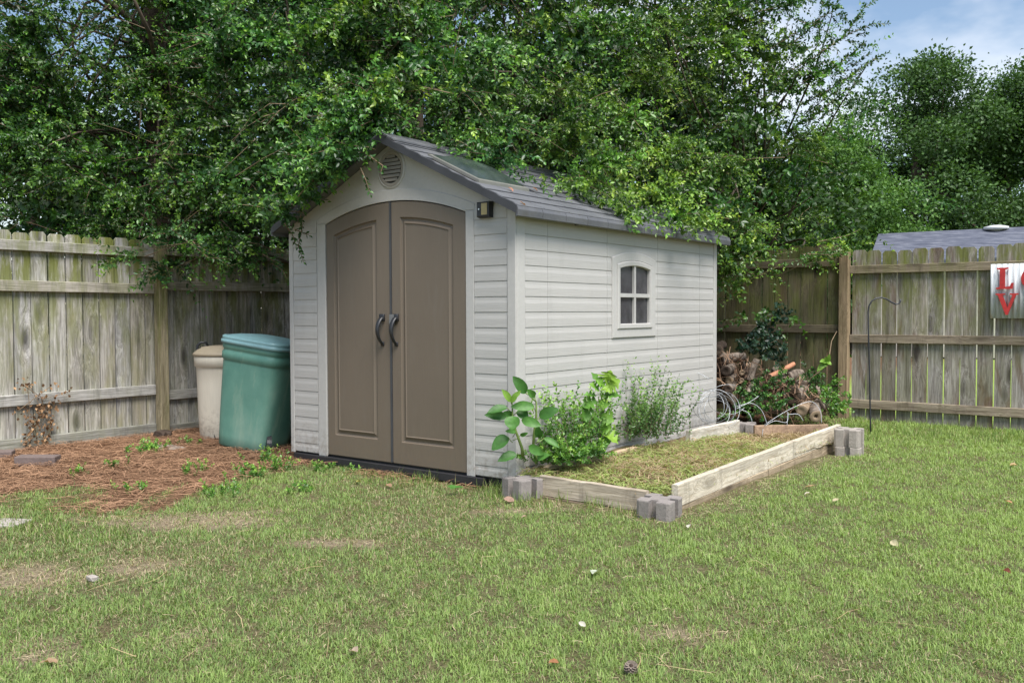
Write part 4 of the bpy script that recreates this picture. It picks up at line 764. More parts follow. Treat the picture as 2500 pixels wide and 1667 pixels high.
def lmat(c, rough=.4):
    k = tuple(round(x, 3) for x in c)
    if k not in LM:
        t = NT('leaf_%d' % len(LM)); g = t.noise(t.coords('Object'), 40, 4, .6); col = t.ramp(g, [(.3, tuple(x*.8 for x in c)), (.7, tuple(x*1.2 for x in c))]); t.bump(g, .3, .004); t.fin(col, max(rough, .5), .35); tr = t.n('ShaderNodeBsdfTranslucent'); t.l(t.mix(1., col, (1.3, 1.4, .5), 'MULTIPLY'), tr.inputs[0])
        ms = t.n('ShaderNodeMixShader'); ms.inputs[0].default_value = .22; t.l(t.p.outputs[0], ms.inputs[1]); t.l(tr.outputs[0], ms.inputs[2]); t.l(ms.outputs[0], t.out.inputs[0]); LM[k] = t.mat
    return LM[k]
def leaf_part(parent, base, tip, wd, nrm, c, shape='ovate', name='leaf', **kw):
    V, Fs = blade_leaf(base, tip, wd, nrm, shape, **kw); m = MB(); m.add(V, Fs); return m.build(name, lmat(c), parent, True)
c4 = lambda x, y, d: at(1180+x/3.563, 860+y/3.563, d=d)
toCam = np.array([.55, -.75, .35]); px = 1/3.563
wd_ = empty('broadleaf_weed', c4(340, 860, 5.72), 'tall broad-leaved weed growing at the near corner of the shed', 'weed')
m = MB(); m.tube([c4(345, 900, 5.75), c4(335, 830, 5.72), c4(280, 680, 5.68), c4(255, 560, 5.66), c4(250, 430, 5.64)], [.011, .010, .008, .006, .004], 7); m.build('stem', M['stemgreen'], wd_, True)
m = MB(); m.tube([c4(430, 880, 5.78), c4(440, 720, 5.76), c4(460, 560, 5.74), c4(460, 430, 5.72), c4(370, 350, 5.70)], [.010, .009, .0075, .006, .003], 7); m.build('stem', M['stemgreen'], wd_, True)
G1, G2, G3 = (.042, .13, .022), (.068, .185, .032), (.17, .31, .045)
for bx, by, tx, ty, w_, c, d in [(370, 355, 272, 215, 100, G1, 5.69), (240, 430, 178, 328, 60, G3, 5.63), (245, 435, 305, 335, 62, G3, 5.63), (440, 472, 250, 462, 90, G2, 5.66), (205, 480, 42, 500, 84, G1, 5.60), (200, 562, 25, 535, 84, G1, 5.64), (255, 555, 250, 670, 135, G2, 5.58), (333, 588, 498, 628, 90, G2, 5.65),
                              (488, 562, 640, 488, 105, G1, 5.72), (218, 738, 72, 828, 118, G1, 5.62), (288, 885, 130, 925, 92, G1, 5.64), (395, 815, 515, 885, 84, G2, 5.66), (450, 385, 392, 333, 64, G2, 5.70), (322, 722, 375, 708, 36, G2, 5.66), (300, 505, 385, 570, 100, G1, 5.69), (490, 745, 470, 650, 70, G1, 5.74), (250, 560, 190, 520, 70, G1, 5.68), (280, 690, 205, 680, 45, G2, 5.65), (530, 745, 660, 810, 60, G2, 5.72), (470, 930, 560, 880, 70, G2, 5.66)]:
    wm = w_*px*d/F; leaf_part(wd_, c4(bx, by, d), c4(tx, ty, d-.05), wm, toCam+rng.normal(0, .22, 3), c)
    m = MB(); sx = 255 if bx < 330 else 455; m.tube([c4(bx, by, d), c4((bx+sx)/2, (by+min(860, by+60))/2, 5.69), c4(sx if abs(sx-bx) < 150 else (bx+sx)/2, by+45, 5.70)], .0028, 5); m.build('leaf_stalk', M['stemgreen'], wd_, True)
ok = empty('oak_seedling', c4(1030, 830, 6.45), 'young oak seedling with lobed bright leaves against the shed side', 'seedling')
m = MB(); m.tube([c4(1035, 850, 6.28), c4(1010, 690, 6.26), c4(995, 560, 6.25), c4(1000, 470, 6.25), c4(1040, 370, 6.25), c4(1080, 240, 6.24)], [.006, .0055, .005, .004, .003, .002], 6); m.build('stem', M['twig'], ok, True)
O1, O2, O3 = (.09, .22, .028), (.14, .29, .034), (.20, .34, .038)
for bx, by, tx, ty, w_, c in [(1075, 255, 1105, 165, 95, O3), (1060, 300, 1185, 245, 85, O3), (1060, 300, 990, 225, 60, O2), (1050, 310, 955, 175, 40, O1), (1050, 290, 1120, 340, 90, O3), (1010, 330, 940, 262, 60, O2), (1035, 390, 1190, 355, 80, O1), (1005, 430, 860, 450, 85, O1), (1000, 470, 1090, 430, 80, O2), (995, 545, 1135, 590, 95, O2), (985, 520, 850, 575, 95, O1), (960, 690, 850, 690, 70, O3), (1030, 700, 1185, 770, 85, O3), (1000, 600, 900, 640, 80, O2), (1010, 640, 1110, 660, 80, O2), (1020, 740, 1080, 820, 80, O1), (990, 380, 880, 350, 40, O1)]:
    leaf_part(ok, c4(bx, by, 6.24), c4(tx, ty, 6.20), w_*px*6.24/F*1.7, toCam*[1, 1, 1.6]+rng.normal(0, .3, 3), c, 'oak')
def bush(name, lab, base_px, n, lenr, leaf, pal, cat_='shrub', spread=.35, d=None, group=None, young=.7, stem=.0022, zb=.03, K=18, lean=(0, 0, 0), jit=.05):
    P0 = np.array([at(u, v, d=dd) for u, v, dd in base_px]); k = rng.integers(len(P0), size=n); S = P0[k]+rng.normal(0, jit, (n, 3))*[1, 1, .15]; c = P0.mean(0); o = empty(name, c, lab, cat_, group)
    D = unit(np.array([0, 0, 1.])+rng.normal(0, spread, (n, 3))*[1, 1, .2]+np.array(lean)); Ln = rng.uniform(*lenr, n); P, Tn = shoot_curves(S, D, Ln, K, np.abs(rng.normal(.08, .08, n))); P[..., 0] = np.where((P[..., 0] < .03) & (P[..., 0] > -.5) & (P[..., 1] > .0) & (P[..., 1] < 3.2), .03+rng.uniform(0, .04, P[..., 0].shape), P[..., 0])
    B, ax, nr, ln, col = shoot_leaves(P, Tn, leaf, .55, pal, young, .1); V, T, C = leaves(B, ax, nr, ln, .55, col); link('foliage', np_mesh('foliage', V, T, M['leaf'], C), o)
    V, T = stems_mesh(P[:, ::3], stem); tag(link('stems', np_mesh('stems', V, T, M['twig']), o), kind='stuff'); return o
PAL_B = ((.060, .16, .025), (.15, .31, .045), (.32, .50, .085)); PAL_G = ((.06, .14, .035), (.14, .27, .06), (.30, .45, .11))
bush('privet_seedling', 'low leafy privet shrub between the broad weed and the oak seedling', [(1360, 1095, 6.0), (1400, 1090, 6.2), (1440, 1080, 6.4), (1480, 1075, 6.55), (1380, 1080, 6.2), (1420, 1100, 6.1)], 78, (.12, .56), .031, PAL_B, group='shrubs in the planting bed', jit=.07)
bush('privet_seedling', 'upright feathery privet shrub under the shed window', [(1545, 1065, 6.9), (1585, 1060, 7.1), (1625, 1055, 7.35), (1560, 1050, 7.0), (1600, 1068, 7.05)], 85, (.20, .68), .029, PAL_G, group='shrubs in the planting bed', lean=(.12, .12, 0), jit=.08)
bush('creeping_weed', 'low green weed mat at the foot of the broad-leaved weed', [(1345, 1125, 5.9), (1390, 1125, 5.95), (1430, 1110, 6.1), (1370, 1110, 5.95)], 110, (.06, .17), .026, PAL_B, 'weed', .9, jit=.06)
# weeds in the straw and at the shed foot
wspots = [(372, 1100, .05, 60, .16), (350, 1105, .06, 14, .14), (320, 1110, .04, 10, .14), (680, 1150, .06, 40, .2), (655, 1130, .05, 34, .22), (590, 1165, .05, 16, .18), (450, 1158, .04, 12, .16), (500, 1150, .04, 10, .15), (530, 1210, .08, 30, .12), (290, 1140, .04, 10, .12), (205, 1160, .07, 14, .12), (740, 1200, .05, 18, .12), (620, 1165, .04, 20, .16), (790, 1150, .05, 16, .12), (330, 1200, .06, 16, .12), (705, 1085, .05, 26, .18), (860, 1150, .05, 14, .1), (460, 1085, .05, 12, .12)]
WL = ['', 'thin weed at the left end of the concrete footing', 'small weed left of the concrete footing, nearest the fence', '', '', 'short weed in front of the green bin base', 'small upright weed in the pine straw below the cream can', 'thin weed between the footing and the green bin', 'low spreading weed where the straw meets the bare lawn', 'tiny weed in the straw left of the footing', 'sparse weed in the straw near the dark brick', 'small weed at the straw edge below the leafy bin weed', 'upright weed just left of the leafy bin weed', 'weed at the left corner of the shed front', 'grassy weed in the middle of the straw bed', 'weed squeezed between the green bin and the shed', 'small weed at the foot of the left door', 'low weed at the foot of the cream can']
for k, (u, v, j, n, h) in enumerate(wspots):
    p = at(u, v, z=float(gz(*at(u, v, z=-.05)[:2])))
    lab = {0: 'bright green clover clump by the concrete footing of the fence post', 3: 'leafy green weed in front of the green bin by the shed', 4: 'green weed touching the wheel of the green bin'}.get(k, WL[k])
    n = max(5, int(n*.6)); h *= .85; o = empty('weed', p, lab, 'weed', 'weeds in the pine straw'); S = p+rng.normal(0, j, (n, 3))*[1, 1, 0]; S[:, 2] = gz(S[:, 0], S[:, 1]); kk = (S[:, 0] < -2.3) | (S[:, 1] < -.06); S = S[kk]; n = len(S)
    D = unit(np.array([0, 0, 1.])+rng.normal(0, .45, (n, 3))*[1, 1, .2]); P, Tn = shoot_curves(S, D, rng.uniform(.4, 1, n)*h, 7, np.full(n, .15)); B, ax, nr, ln, col = shoot_leaves(P, Tn, .024, .62, PAL_B, .7, .1); V, T, C = leaves(B, ax, nr, ln, .62, col); link('foliage', np_mesh('foliage', V, T, M['leaf'], C), o); V, T = stems_mesh(P[:, ::3], .0015); tag(link('stems', np_mesh('stems', V, T, M['stemgreen']), o), kind='stuff')
c2 = lambda x, y, z: at(680+x/2.903, 700+y/2.903, z=z)
sw_ = empty('seedling', c2(1250, 1450, -.06), 'small three-leaved seedling in front of the right door', 'seedling')
for a in (.3, 1.9, 3.4, 5.0): p = c2(1250, 1445, -.04); leaf_part(sw_, p+[0, 0, .015], p+[math.cos(a)*.055, math.sin(a)*.055, .035], .04, (.1, -.1, 1), G2)
# dried vine on the left fence
dv = empty('dead_vine', at(85, 1085, x=-4.37), 'dried brown vine clinging to the bottom of the left fence', 'vine'); dv.location.z = -.05
Bs = []
m = MB()
for k in range(7):
    u0 = rng.uniform(30, 120); pts = [at(u0+rng.normal(0, 8)+q*rng.normal(2, 5), 1100-q*rng.uniform(22, 36), x=-4.385+rng.uniform(.0, .05)) for q in range(6)]; m.tube(pts, [.003]*6, 4)
    for p in pts[1:]:
        for _ in range(7): Bs.append(np.array(p)+rng.normal(0, .03, 3)*[.3, 1, 1]+[.01, 0, 0])
m.build('stem', M['twig'], dv); Bs = np.array(Bs); Bs[:, 0] = np.maximum(Bs[:, 0], -4.384); n = len(Bs); V, T, C = leaves(Bs, unit(rng.normal(0, .6, (n, 3))+[0, 0, -.5]), unit(rng.normal(0, .5, (n, 3))+[1, -.3, 0]), rng.uniform(.022, .045, n), .6, mixc((.13, .07, .035), (.34, .21, .11), rng.uniform(0, 1, n))); link('dry_foliage', np_mesh('dry_foliage', V, T, M['needle'], C), dv)
# ------------------------------------------------------------------ bins
def sup(a, b_, e, n=36, rot=0.):
    out = []
    for k in range(n):
        th = 2*math.pi*k/n; c, s = math.cos(th), math.sin(th); r_ = (abs(c/a)**e+abs(s/b_)**e)**(-1/e); x, y = r_*c, r_*s; out.append((x*math.cos(rot)-y*math.sin(rot), x*math.sin(rot)+y*math.cos(rot)))
    return out
def revolve(m, prof, sec, n=36, cap0=True, cap1=True, mi=0):
    m.loft([[(x, y, z) for x, y in sec(r_)] for r_, z in prof], cap0, cap1, mi)
fw2 = np.array([math.sin(YAW), math.cos(YAW), 0]); rt2 = np.array([math.cos(YAW), -math.sin(YAW), 0])
gp = at(598, 1101, z=-.05)+fw2*.245; gb = empty('wheelie_bin', tuple(gp), 'large green plastic bin with blue-green lid leaning by the shed', 'bin'); gb.rotation_euler = Matrix.Rotation(R(8.5), 3, Vector(fw2)).to_euler()
secg = lambda r_: sup(r_, r_*.95, 5.5, 64, .28)
m = MB(); revolve(m, [(.225, .0), (.238, .012), (.246, .10), (.257, .25), (.272, .50), (.284, .72), (.284, .735), (.296, .745), (.299, .80), (.292, .810), (.292, .828), (.300, .836), (.302, .872), (.292, .880)], secg); g = np.random.default_rng(5)
for k, v in enumerate(m.v):
    x, y, z = v; dn = .012*math.exp(-((z-.30)/.10)**2)*math.exp(-((math.atan2(y, x)+1.25)/.35)**2)+.007*math.exp(-((z-.5)/.2)**2)*math.exp(-((math.atan2(y, x)+.7)/.3)**2); r_ = math.hypot(x, y)+1e-6; m.v[k] = (x*(1-dn/r_), y*(1-dn/r_), z)
m.build('body', M['green'], gb, True, local=True)
m = MB(); revolve(m, [(.304, .872), (.316, .876), (.318, .900), (.306, .908), (.310, .914), (.310, .932), (.300, .940), (.285, .936), (.27, .944), (.20, .962), (.10, .974), (.03, .977)], secg); gl = m.build('lid', M['greenlid'], gb, True, local=True)
m = MB(); m.box((-.09, -.296, .77), (.09, -.280, .81)); m.build('grip', M['green'], gb, local=True).rotation_euler = (0, 0, .28-.9)
for q in (-1, 1):
    c = rt2*(.17)+fw2*(-.20 if q < 0 else .15); m = MB(); ax = np.array([.5, .85, 0]); m.tube([c+ax*(-.02)+[0, 0, .07], c+ax*.02+[0, 0, .07]], .085, 18); m.build('wheel', M['black'], gb, local=True)
cp = at(532, 1078, z=-.05)+fw2*.21; cb = empty('trash_can', tuple(cp), 'cream plastic trash can with tan lid behind the green bin', 'bin')
secc = lambda r_: sup(r_, r_, 2.3, 40, .2)
m = MB(); revolve(m, [(.205, .0), (.212, .012), (.222, .20), (.230, .50), (.236, .665), (.238, .67), (.250, .676), (.254, .76), (.248, .772)], secc); m.build('body', M['cream'], cb, True, local=True)
m = MB(); revolve(m, [(.252, .768), (.262, .772), (.262, .792), (.255, .80), (.246, .806), (.240, .812), (.225, .826), (.20, .836), (.19, .850), (.10, .862), (.02, .864)], secc); m.build('lid', M['creamlid'], cb, True, local=True)
m = MB(); hv = lambda a, b_, z: tuple(-rt2*a+fw2*b_+np.array([0, 0, z])); m.tube([hv(.235, .05, .76), hv(.268, .06, .80), hv(.272, .07, .855), hv(.245, .08, .885), hv(.20, .10, .885), hv(.18, .11, .845)], .012, 8); m.build('handle', M['black'], cb, True, local=True)
c = rt2*.03-fw2*.205; m = MB(); m.tube([c+fw2*(-.012)*1+[0, 0, .055], c+fw2*.05+[0, 0, .055]], .062, 18); m.build('wheel', M['black'], cb, local=True)
tp = at(705, 1068, z=-.05)+fw2*.25; tb = empty('plastic_tub', tuple(tp), 'dark grey plastic tub squeezed between the green bin and the shed', 'tub'); m = MB(); secd = lambda r_: sup(r_, r_*.8, 3.5, 28); revolve(m, [(.10, 0.), (.115, .01), (.135, .14), (.15, .145), (.15, .16), (.138, .16), (.128, .02)], secd); m.build('body', M['seal'], tb, True, local=True)
# ------------------------------------------------------------------ stones and bricks on the left
def rock(name, p, size, mat, lab, seed=0, cat_='stone', rz=0.):
    g = np.random.default_rng(seed); bm = bmesh.new(); bmesh.ops.create_icosphere(bm, subdivisions=2, radius=1)
    for v in bm.verts: k = 1+.22*math.sin(v.co.x*3+seed)+.15*math.cos(v.co.y*4+seed*2)+g.normal(0, .04); v.co = Vector((max(-.8, min(.8, v.co.x*k))*size[0], max(-.8, min(.8, v.co.y*k))*size[1], max(-.7, min(.7, v.co.z*k))*size[2]))
    me = bpy.data.meshes.new(name); bm.to_mesh(me); bm.free(); me.materials.append(mat); return tag(link(name, me, None, tuple(p), (0, 0, rz)), lab, cat_)
m = MB(); m.box((-.15, -.065, 0), (.15, .065, .075)); p = at(92, 1132, z=-.05); o = link('paving_brick', bevel(m.mesh('paving_brick', [M['brickdark']]), .008, 2), None, (p[0], p[1], -.06), (0, .02, .75)); tag(o, 'dark weathered brick lying by the left fence', 'brick')
m = MB(); m.box((-.10, -.06, 0), (.10, .06, .07)); p = at(0, 1118, z=-.05); o = link('paving_brick', bevel(m.mesh('paving_brick', [M['brickdark']]), .008, 2), None, (p[0], p[1], -.06), (0, 0, .9)); tag(o, 'dark brick cut off by the left edge of the picture', 'brick')
p = at(405, 1098, z=-.05); rock('concrete_footing', (p[0], p[1], -.05), (.22, .13, .05), M['concrete_pale'], 'lumpy pale concrete footing at the foot of the left fence post', 3, 'footing', .6)
p = at(398, 1072, z=-.05); rock('dirt_clod', (p[0], p[1], -.01), (.10, .07, .06), M['logdark'], 'dark rotten clod against the left fence post', 8, 'clod', .2)
p = at(8, 1284, z=-.07); m = MB(); m.box((-.16, -.10, 0), (.13, .07, .035)); o = link('paver', bevel(m.mesh('paver', [M['concrete_pale']]), .006, 2), None, (p[0], p[1], -.075), (0, 0, .5)); tag(o, 'flat pale paver slab at the left edge of the lawn', 'paver')
p = at(226, 1416, z=-.07); rock('stone', (p[0], p[1], -.06), (.035, .022, .016), M['concrete_pale'], 'small white stone in the grass at the lower left', 11)
# ------------------------------------------------------------------ firewood behind the shed
c5 = lambda x, y, d: at(1700+x/3.136, 600+y/3.136, d=d)
def log(a, c, r0, lab, bark='logbark', cut='cut', seed=0, hole=False, group='logs in the firewood pile', r1=None):
    g = np.random.default_rng(seed+100); a, c = np.asarray(a, float), np.asarray(c, float); ax = unit(c-a); r1 = r1 or r0*.92; s = unit(np.cross(ax, [.2, .3, 1.])); b_ = np.cross(ax, s); n = 16; prof = 1+g.normal(0, .13, n); prof = (prof+np.roll(prof, 1)+np.roll(prof, -1))/3; rings = []; ln = np.linalg.norm(c-a); wb = g.normal(0, .03*ln, 3)
    for q in range(9):
        f = q/8; ce = a+(c-a)*f+wb*math.sin(math.pi*f); rr = r0+(r1-r0)*f; rings.append([tuple(ce+(s*math.cos(2*math.pi*k/n)+b_*math.sin(2*math.pi*k/n))*rr*(prof[k]+g.normal(0, .045))) for k in range(n)])
    m = MB(); m.loft(rings, False, False)
    for end, R_ in ((a, rings[0]), (c, rings[-1])):
        R_ = np.array(R_); ce = R_.mean(0); sg = -1 if end is a else 1; rr = [ce+(R_-ce)*f+ax*sg*o for f, o in ((1, 0), (.86, .004), (.45, .002), (.3, -.002))]
        if hole: rr += [ce+(R_-ce)*.24-ax*sg*.05]
        m.loft([[tuple(p) for p in q] for q in rr], False, True, 1)
    mid = (a+c)/2; m.v = [tuple(np.array(v)-mid) for v in m.v]; o = m.build('firewood_log', [M[bark], M[cut]], None, True, tuple(mid)); return tag(o, lab, 'log', group)
LOGS = [((185, 880), (355, 845), 9.2, .3, 36, 'pale birch-like log on top of the firewood pile', 'logbark', 'logdark', 0), ((230, 955), (275, 925), 9.0, .35, 40, 'log with a dark cut end beside the shed wall', 'logbark', 'logdark', 0), ((410, 1030), (465, 870), 9.1, .0, 26, 'grey log standing upright against the pile', 'logbark', 'cut', 0), ((395, 1135), (440, 1050), 9.0, .1, 28, 'short grey log leaning below the upright log', 'logbark', 'cut', 0),
        ((565, 1000), (745, 905), 9.3, .25, 19, 'thin reddish stick lying across the pile', 'redwood', 'cutpale', 0), ((735, 1145), (830, 1110), 9.2, .25, 74, 'thick hollow stump lying with its dark end to the lawn', 'logbark', 'cut', 1), ((915, 1305), (905, 1235), 8.7, .3, 46, 'brown log with a hollow end beside the bright green weed', 'logbark', 'cutpale', 1),
        ((930, 1235), (990, 1220), 9.0, .25, 52, 'hollow grey log beside the right fence post', 'logbark', 'logdark', 1), ((800, 1260), (850, 1220), 8.9, .2, 42, 'broken pale log in front of the thick stump', 'cutpale', 'cutpale', 0), ((240, 1095), (300, 1060), 9.0, .3, 34, 'small log low in the pile by the shed corner', 'logbark', 'logdark', 0), ((285, 1215), (300, 1120), 9.0, .0, 22, 'short pale stick standing by the wire coil', 'cutpale', 'cut', 0),
        ((350, 970), (380, 940), 9.1, .3, 22, 'small round log with a pinkish end in the pile', 'logdark', 'cutpale', 0), ((350, 1030), (370, 1000), 9.1, .3, 20, 'small pale-ended stick in the middle of the pile', 'logdark', 'cutpale', 0), ((165, 800), (200, 760), 9.3, .3, 40, 'dark log at the top of the pile against the shed', 'logdark', 'cut', 0), ((700, 1010), (800, 980), 9.5, .2, 40, 'grey weathered log above the thick stump', 'logbark', 'cut', 0), ((250, 1030), (290, 1000), 9.1, .25, 34, 'peeling log above the small low log', 'logbark', 'cutpale', 0)]
for k, (a, c, d, dd, r_, lab, bk_, ct, hole) in enumerate(LOGS): log(c5(*a, d), c5(*c, d+dd), r_/3.136*d/F, lab, bk_, ct, k, bool(hole))
for k in range(34):
    row = k % 6; x = rng.uniform(90, 560) if k < 26 else rng.uniform(560, 960); ymax = 1240; ytop = np.interp(x, [90, 300, 480, 600, 800, 960], [800, 850, 930, 1030, 1060, 1180]); y = rng.uniform(ytop, ymax); d = 9.45+rng.uniform(-.1, .35); a = c5(x, y, d); dirn = unit(np.array([rng.normal(-.5, .35), .8, rng.normal(0, .25)])); rr = rng.uniform(.04, .085); a[2] = max(a[2], rr-.06)
    c = a+dirn*rng.uniform(.25, .42); c[2] = max(c[2], rr-.06); c[1] = min(c[1], 5.3); log(a, c, rr, 'split firewood log half hidden inside the pile', rng.choice(['logbark', 'logdark', 'logdark']), rng.choice(['cut', 'cut', 'logdark', 'cutpale']), 50+k)
def mound(name, lab, spots, n, leaf, pal, lenr, spread=.8, young=.6, wr=.6, cat_='weed', K=8):
    P0 = np.array([c5(x, y, d) for x, y, d in spots]); P0[:, 2] = np.maximum(P0[:, 2], -.06); o = empty(name, tuple(P0.mean(0)*[1, 1, 0]+[0, 0, -.06]), lab, cat_, 'weeds over the firewood pile'); k = rng.integers(len(P0), size=n); S = P0[k]+rng.normal(0, .05, (n, 3)); D = unit(np.array([.1, -.15, .8])+rng.normal(0, spread, (n, 3))); P, Tn = shoot_curves(S, D, rng.uniform(*lenr, n), K, np.full(n, .2)); P[..., 1] = np.minimum(P[..., 1], 5.38)
    B, ax, nr, ln, col = shoot_leaves(P, Tn, leaf, wr, pal, young, .15); k = clear_shed(B); V, T, C = leaves(B[k], ax[k], nr[k], ln[k], wr, col[k]); link('foliage', np_mesh('foliage', V, T, M['leaf'], C), o); V, T = stems_mesh(P[:, ::2], .0022); tag(link('stems', np_mesh('stems', V, T, M['twig']), o), kind='stuff')
PAL_IV = ((.018, .045, .028), (.035, .075, .045), (.07, .12, .06))
mound('ivy', 'dark blue-green ivy climbing from the firewood pile to the fence rail', [(430, 760, 9.6), (480, 740, 9.7), (530, 720, 9.7), (570, 790, 9.6), (500, 820, 9.5), (600, 840, 9.5), (680, 850, 9.5), (560, 640, 9.75), (620, 560, 9.8), (380, 800, 9.5), (640, 530, 9.8), (520, 620, 9.8)], 75, .05, PAL_IV, (.05, .18), cat_='ivy', wr=.75)
mound('bright_weed', 'bright green weed clump in the middle of the firewood', [(560, 1040, 8.85), (620, 1010, 8.85), (650, 1080, 8.8), (560, 1130, 8.8), (620, 1160, 8.75), (520, 1180, 8.8), (660, 1220, 8.75)], 42, .034, PAL_M, (.05, .12))
mound('bright_weed', 'bright green weed clump at the foot of the fence post', [(1000, 1130, 9.1), (1050, 1110, 9.2), (1080, 1160, 9.15), (1030, 1200, 9.0), (1060, 1240, 9.0), (1010, 1250, 8.9), (1090, 1220, 9.0)], 70, .034, PAL_B, (.05, .13))
mound('bright_weed', 'green weed growing between the hollow logs and the fence', [(850, 1010, 9.5), (900, 1060, 9.4), (930, 1020, 9.5), (880, 1110, 9.3)], 45, .034, PAL_M, (.05, .14))
mound('bright_weed', 'low dark weeds at the front of the firewood pile', [(460, 1150, 8.9), (400, 1180, 8.8), (340, 1150, 8.9), (480, 1060, 9.0), (530, 1080, 8.9), (200, 1290, 8.6), (380, 1300, 8.6), (300, 1280, 8.7), (580, 1240, 8.7), (480, 1290, 8.6)], 80, .034, PAL_M, (.04, .11))
n = 900; xs_ = rng.uniform(60, 1000, n); ys_ = np.interp(xs_, [60, 300, 480, 600, 800, 1000], [800, 850, 930, 1020, 1060, 1180])+rng.uniform(0, 1, n)**1.5*330; P = np.array([c5(a, b_, 9.2+rng.uniform(-.25, .3)) for a, b_ in zip(xs_, ys_)]); P[:, 2] = np.maximum(P[:, 2], -.05)
V, T, C = strips(P, unit(rng.normal(0, 1, (n, 3))*[1, 1, .7]), rng.uniform(.06, .26, n), rng.uniform(.004, .011, n), mixc((.06, .035, .022), (.30, .19, .12), rng.uniform(0, 1, n)), .15); k = clear_shed(V); tag(link('dry_brush', np_mesh('dry_brush', V, T[k[T].all(1)], M['needle'], C)), 'tangle of dry brown twigs and dead leaves over the firewood', 'brush', kind='stuff')
tw = empty('vine_shoot', c5(900, 1010, 9.2), 'thin bare vine shoot with a few leaves beside the fence post', 'vine'); m = MB(); m.tube([c5(880, 1010, 9.25), c5(985, 930, 9.3), c5(1020, 830, 9.4), c5(1035, 730, 9.5), c5(1075, 655, 9.6)], [.006, .006, .006, .005, .004], 6); m.build('stem', M['twig'], tw, True)
for bx, by in ((990, 880), (950, 860), (1010, 850), (960, 910), (1025, 900), (940, 930), (1000, 935)): q = c5(bx, by, 9.25); leaf_part(tw, c5(990, 890, 9.3), q+[rng.normal(0, .02), 0, rng.normal(0, .02)], .06, toCam+rng.normal(0, .3, 3), G3)
# wire coil
wr_ = empty('wire_coil', c5(280, 1340, 7.9), 'tangled coil of silver fencing wire at the rear of the bed', 'wire')
g = np.random.default_rng(3)
def wire(pts, r_=.0022): m = MB(); q = [Vector(p) for p in pts]; m.tube(q, r_, 5); m.build('wire_strand', M['wire'], wr_, True)
for k in range(9):
    cx_, cy_, ra, rb = g.normal(150, 45), g.normal(1240, 25), g.uniform(90, 165), g.uniform(80, 140); ph = g.uniform(0, 6.28); sw2 = g.uniform(3.5, 6.2); d0 = 7.95+g.uniform(-.15, .2); wire([c5(cx_+ra*math.cos(ph+sw2*q/22), cy_+rb*math.sin(ph+sw2*q/22), d0+.12*math.sin(ph*2+sw2*q/22)) for q in range(23)])
for pts in ([(30, 1140), (130, 1100), (220, 1120), (290, 1200), (300, 1300)], [(300, 1250), (400, 1200), (480, 1150)], [(300, 1230), (420, 1205), (500, 1260), (545, 1370)], [(520, 1370), (680, 1270), (830, 1200), (900, 1200), (950, 1270), (960, 1360)], [(700, 1290), (780, 1290), (820, 1340)], [(330, 1250), (400, 1280), (430, 1350)], [(520, 1380), (600, 1340), (690, 1350), (705, 1280)], [(510, 1400), (520, 1480), (700, 1480)], [(700, 1270), (695, 1380)], [(-60, 950), (30, 980), (100, 1020)], [(-40, 1250), (60, 1130), (150, 1105)]):
    P = np.array([c5(x, y, 8.0-.0004*(y-1200)) for x, y in pts]); E_ = np.concatenate([[2*P[0]-P[1]], P, [2*P[-1]-P[-2]]]); Q = []
    for k in range(len(P)-1):
        for s_ in np.linspace(0, 1, 7)[:-1 if k < len(P)-2 else None]: p0, p1_, p2_, p3_ = E_[k:k+4]; Q.append(.5*(2*p1_+(p2_-p0)*s_+(2*p0-5*p1_+4*p2_-p3_)*s_**2+(3*p1_-p0-3*p2_+p3_)*s_**3))
    wire(Q, .0026)
# shepherd hook
hb = at(2125, 1058, z=-.09); hd = (hb-CAM)@np.array([math.sin(YAW)*math.cos(PITCH), math.cos(YAW)*math.cos(PITCH), -math.sin(PITCH)])
c6 = lambda x, y: at(2000+x/2.8, 540+y/2.8, d=hd)
hk = empty('shepherd_hook', tuple(hb), 'thin black shepherd hook standing in the grass before the right fence', 'hook'); m = MB(); pts = [c6(352, 1470), c6(350, 1380), c6(343, 1000), c6(336, 750), c6(334, 620), c6(340, 580), c6(360, 545), c6(390, 527), c6(425, 522), c6(460, 532), c6(495, 555), c6(525, 568), c6(545, 563), c6(555, 548), c6(556, 533)]; m.tube(pts, .0075, 8); m.build('rod', M['hook'], hk, True)
# sign with letters
s0 = at(2418, 646, y=5.36); sg = empty('metal_sign', (s0[0]+.27, 5.37, 1.03), 'square corrugated metal sign with red letters on the right fence', 'sign'); SX, SZ0, SZ1, SWd = s0[0], 1.027, 1.568, .56
m = MB(); n = 120; rings = [[(SX+SWd*k/n, 5.372-.010*math.sin(2*math.pi*k/n*11), z) for z in (SZ0, SZ1)]+[(SX+SWd*k/n, 5.378-.010*math.sin(2*math.pi*k/n*11), z) for z in (SZ1, SZ0)] for k in range(n+1)]; m.loft(rings); m.build('corrugated_sheet', M['galv'], sg, True)
m = MB(); m.box((SX+.03, 5.384, SZ0+.04), (SX+.53, 5.401, SZ0+.10)); m.box((SX+.03, 5.384, SZ1-.10), (SX+.53, 5.4015, SZ1-.04)); m.build('batten', M['railR'], sg)
def extr(poly, y0_, y1_): m = MB(); m.loft([[(x, y, z) for x, z in poly] for y in (y0_, y1_)]); return m
def letter(polys, x, z, sc, holes=None):
    m = MB()
    for p in polys: m.loft([[(x+a*sc, y, z+b_*sc) for a, b_ in p] for y in (5.336, 5.360)])
    m.build('letter', M['red'], sg)
Lp = [[(.0, 0), (.62, 0), (.66, .28), (.58, .28), (.52, .12), (.34, .10), (.34, .9), (.46, .94), (.46, 1.0), (.02, 1.0), (.02, .94), (.14, .9), (.14, .1), (0, .06)]]
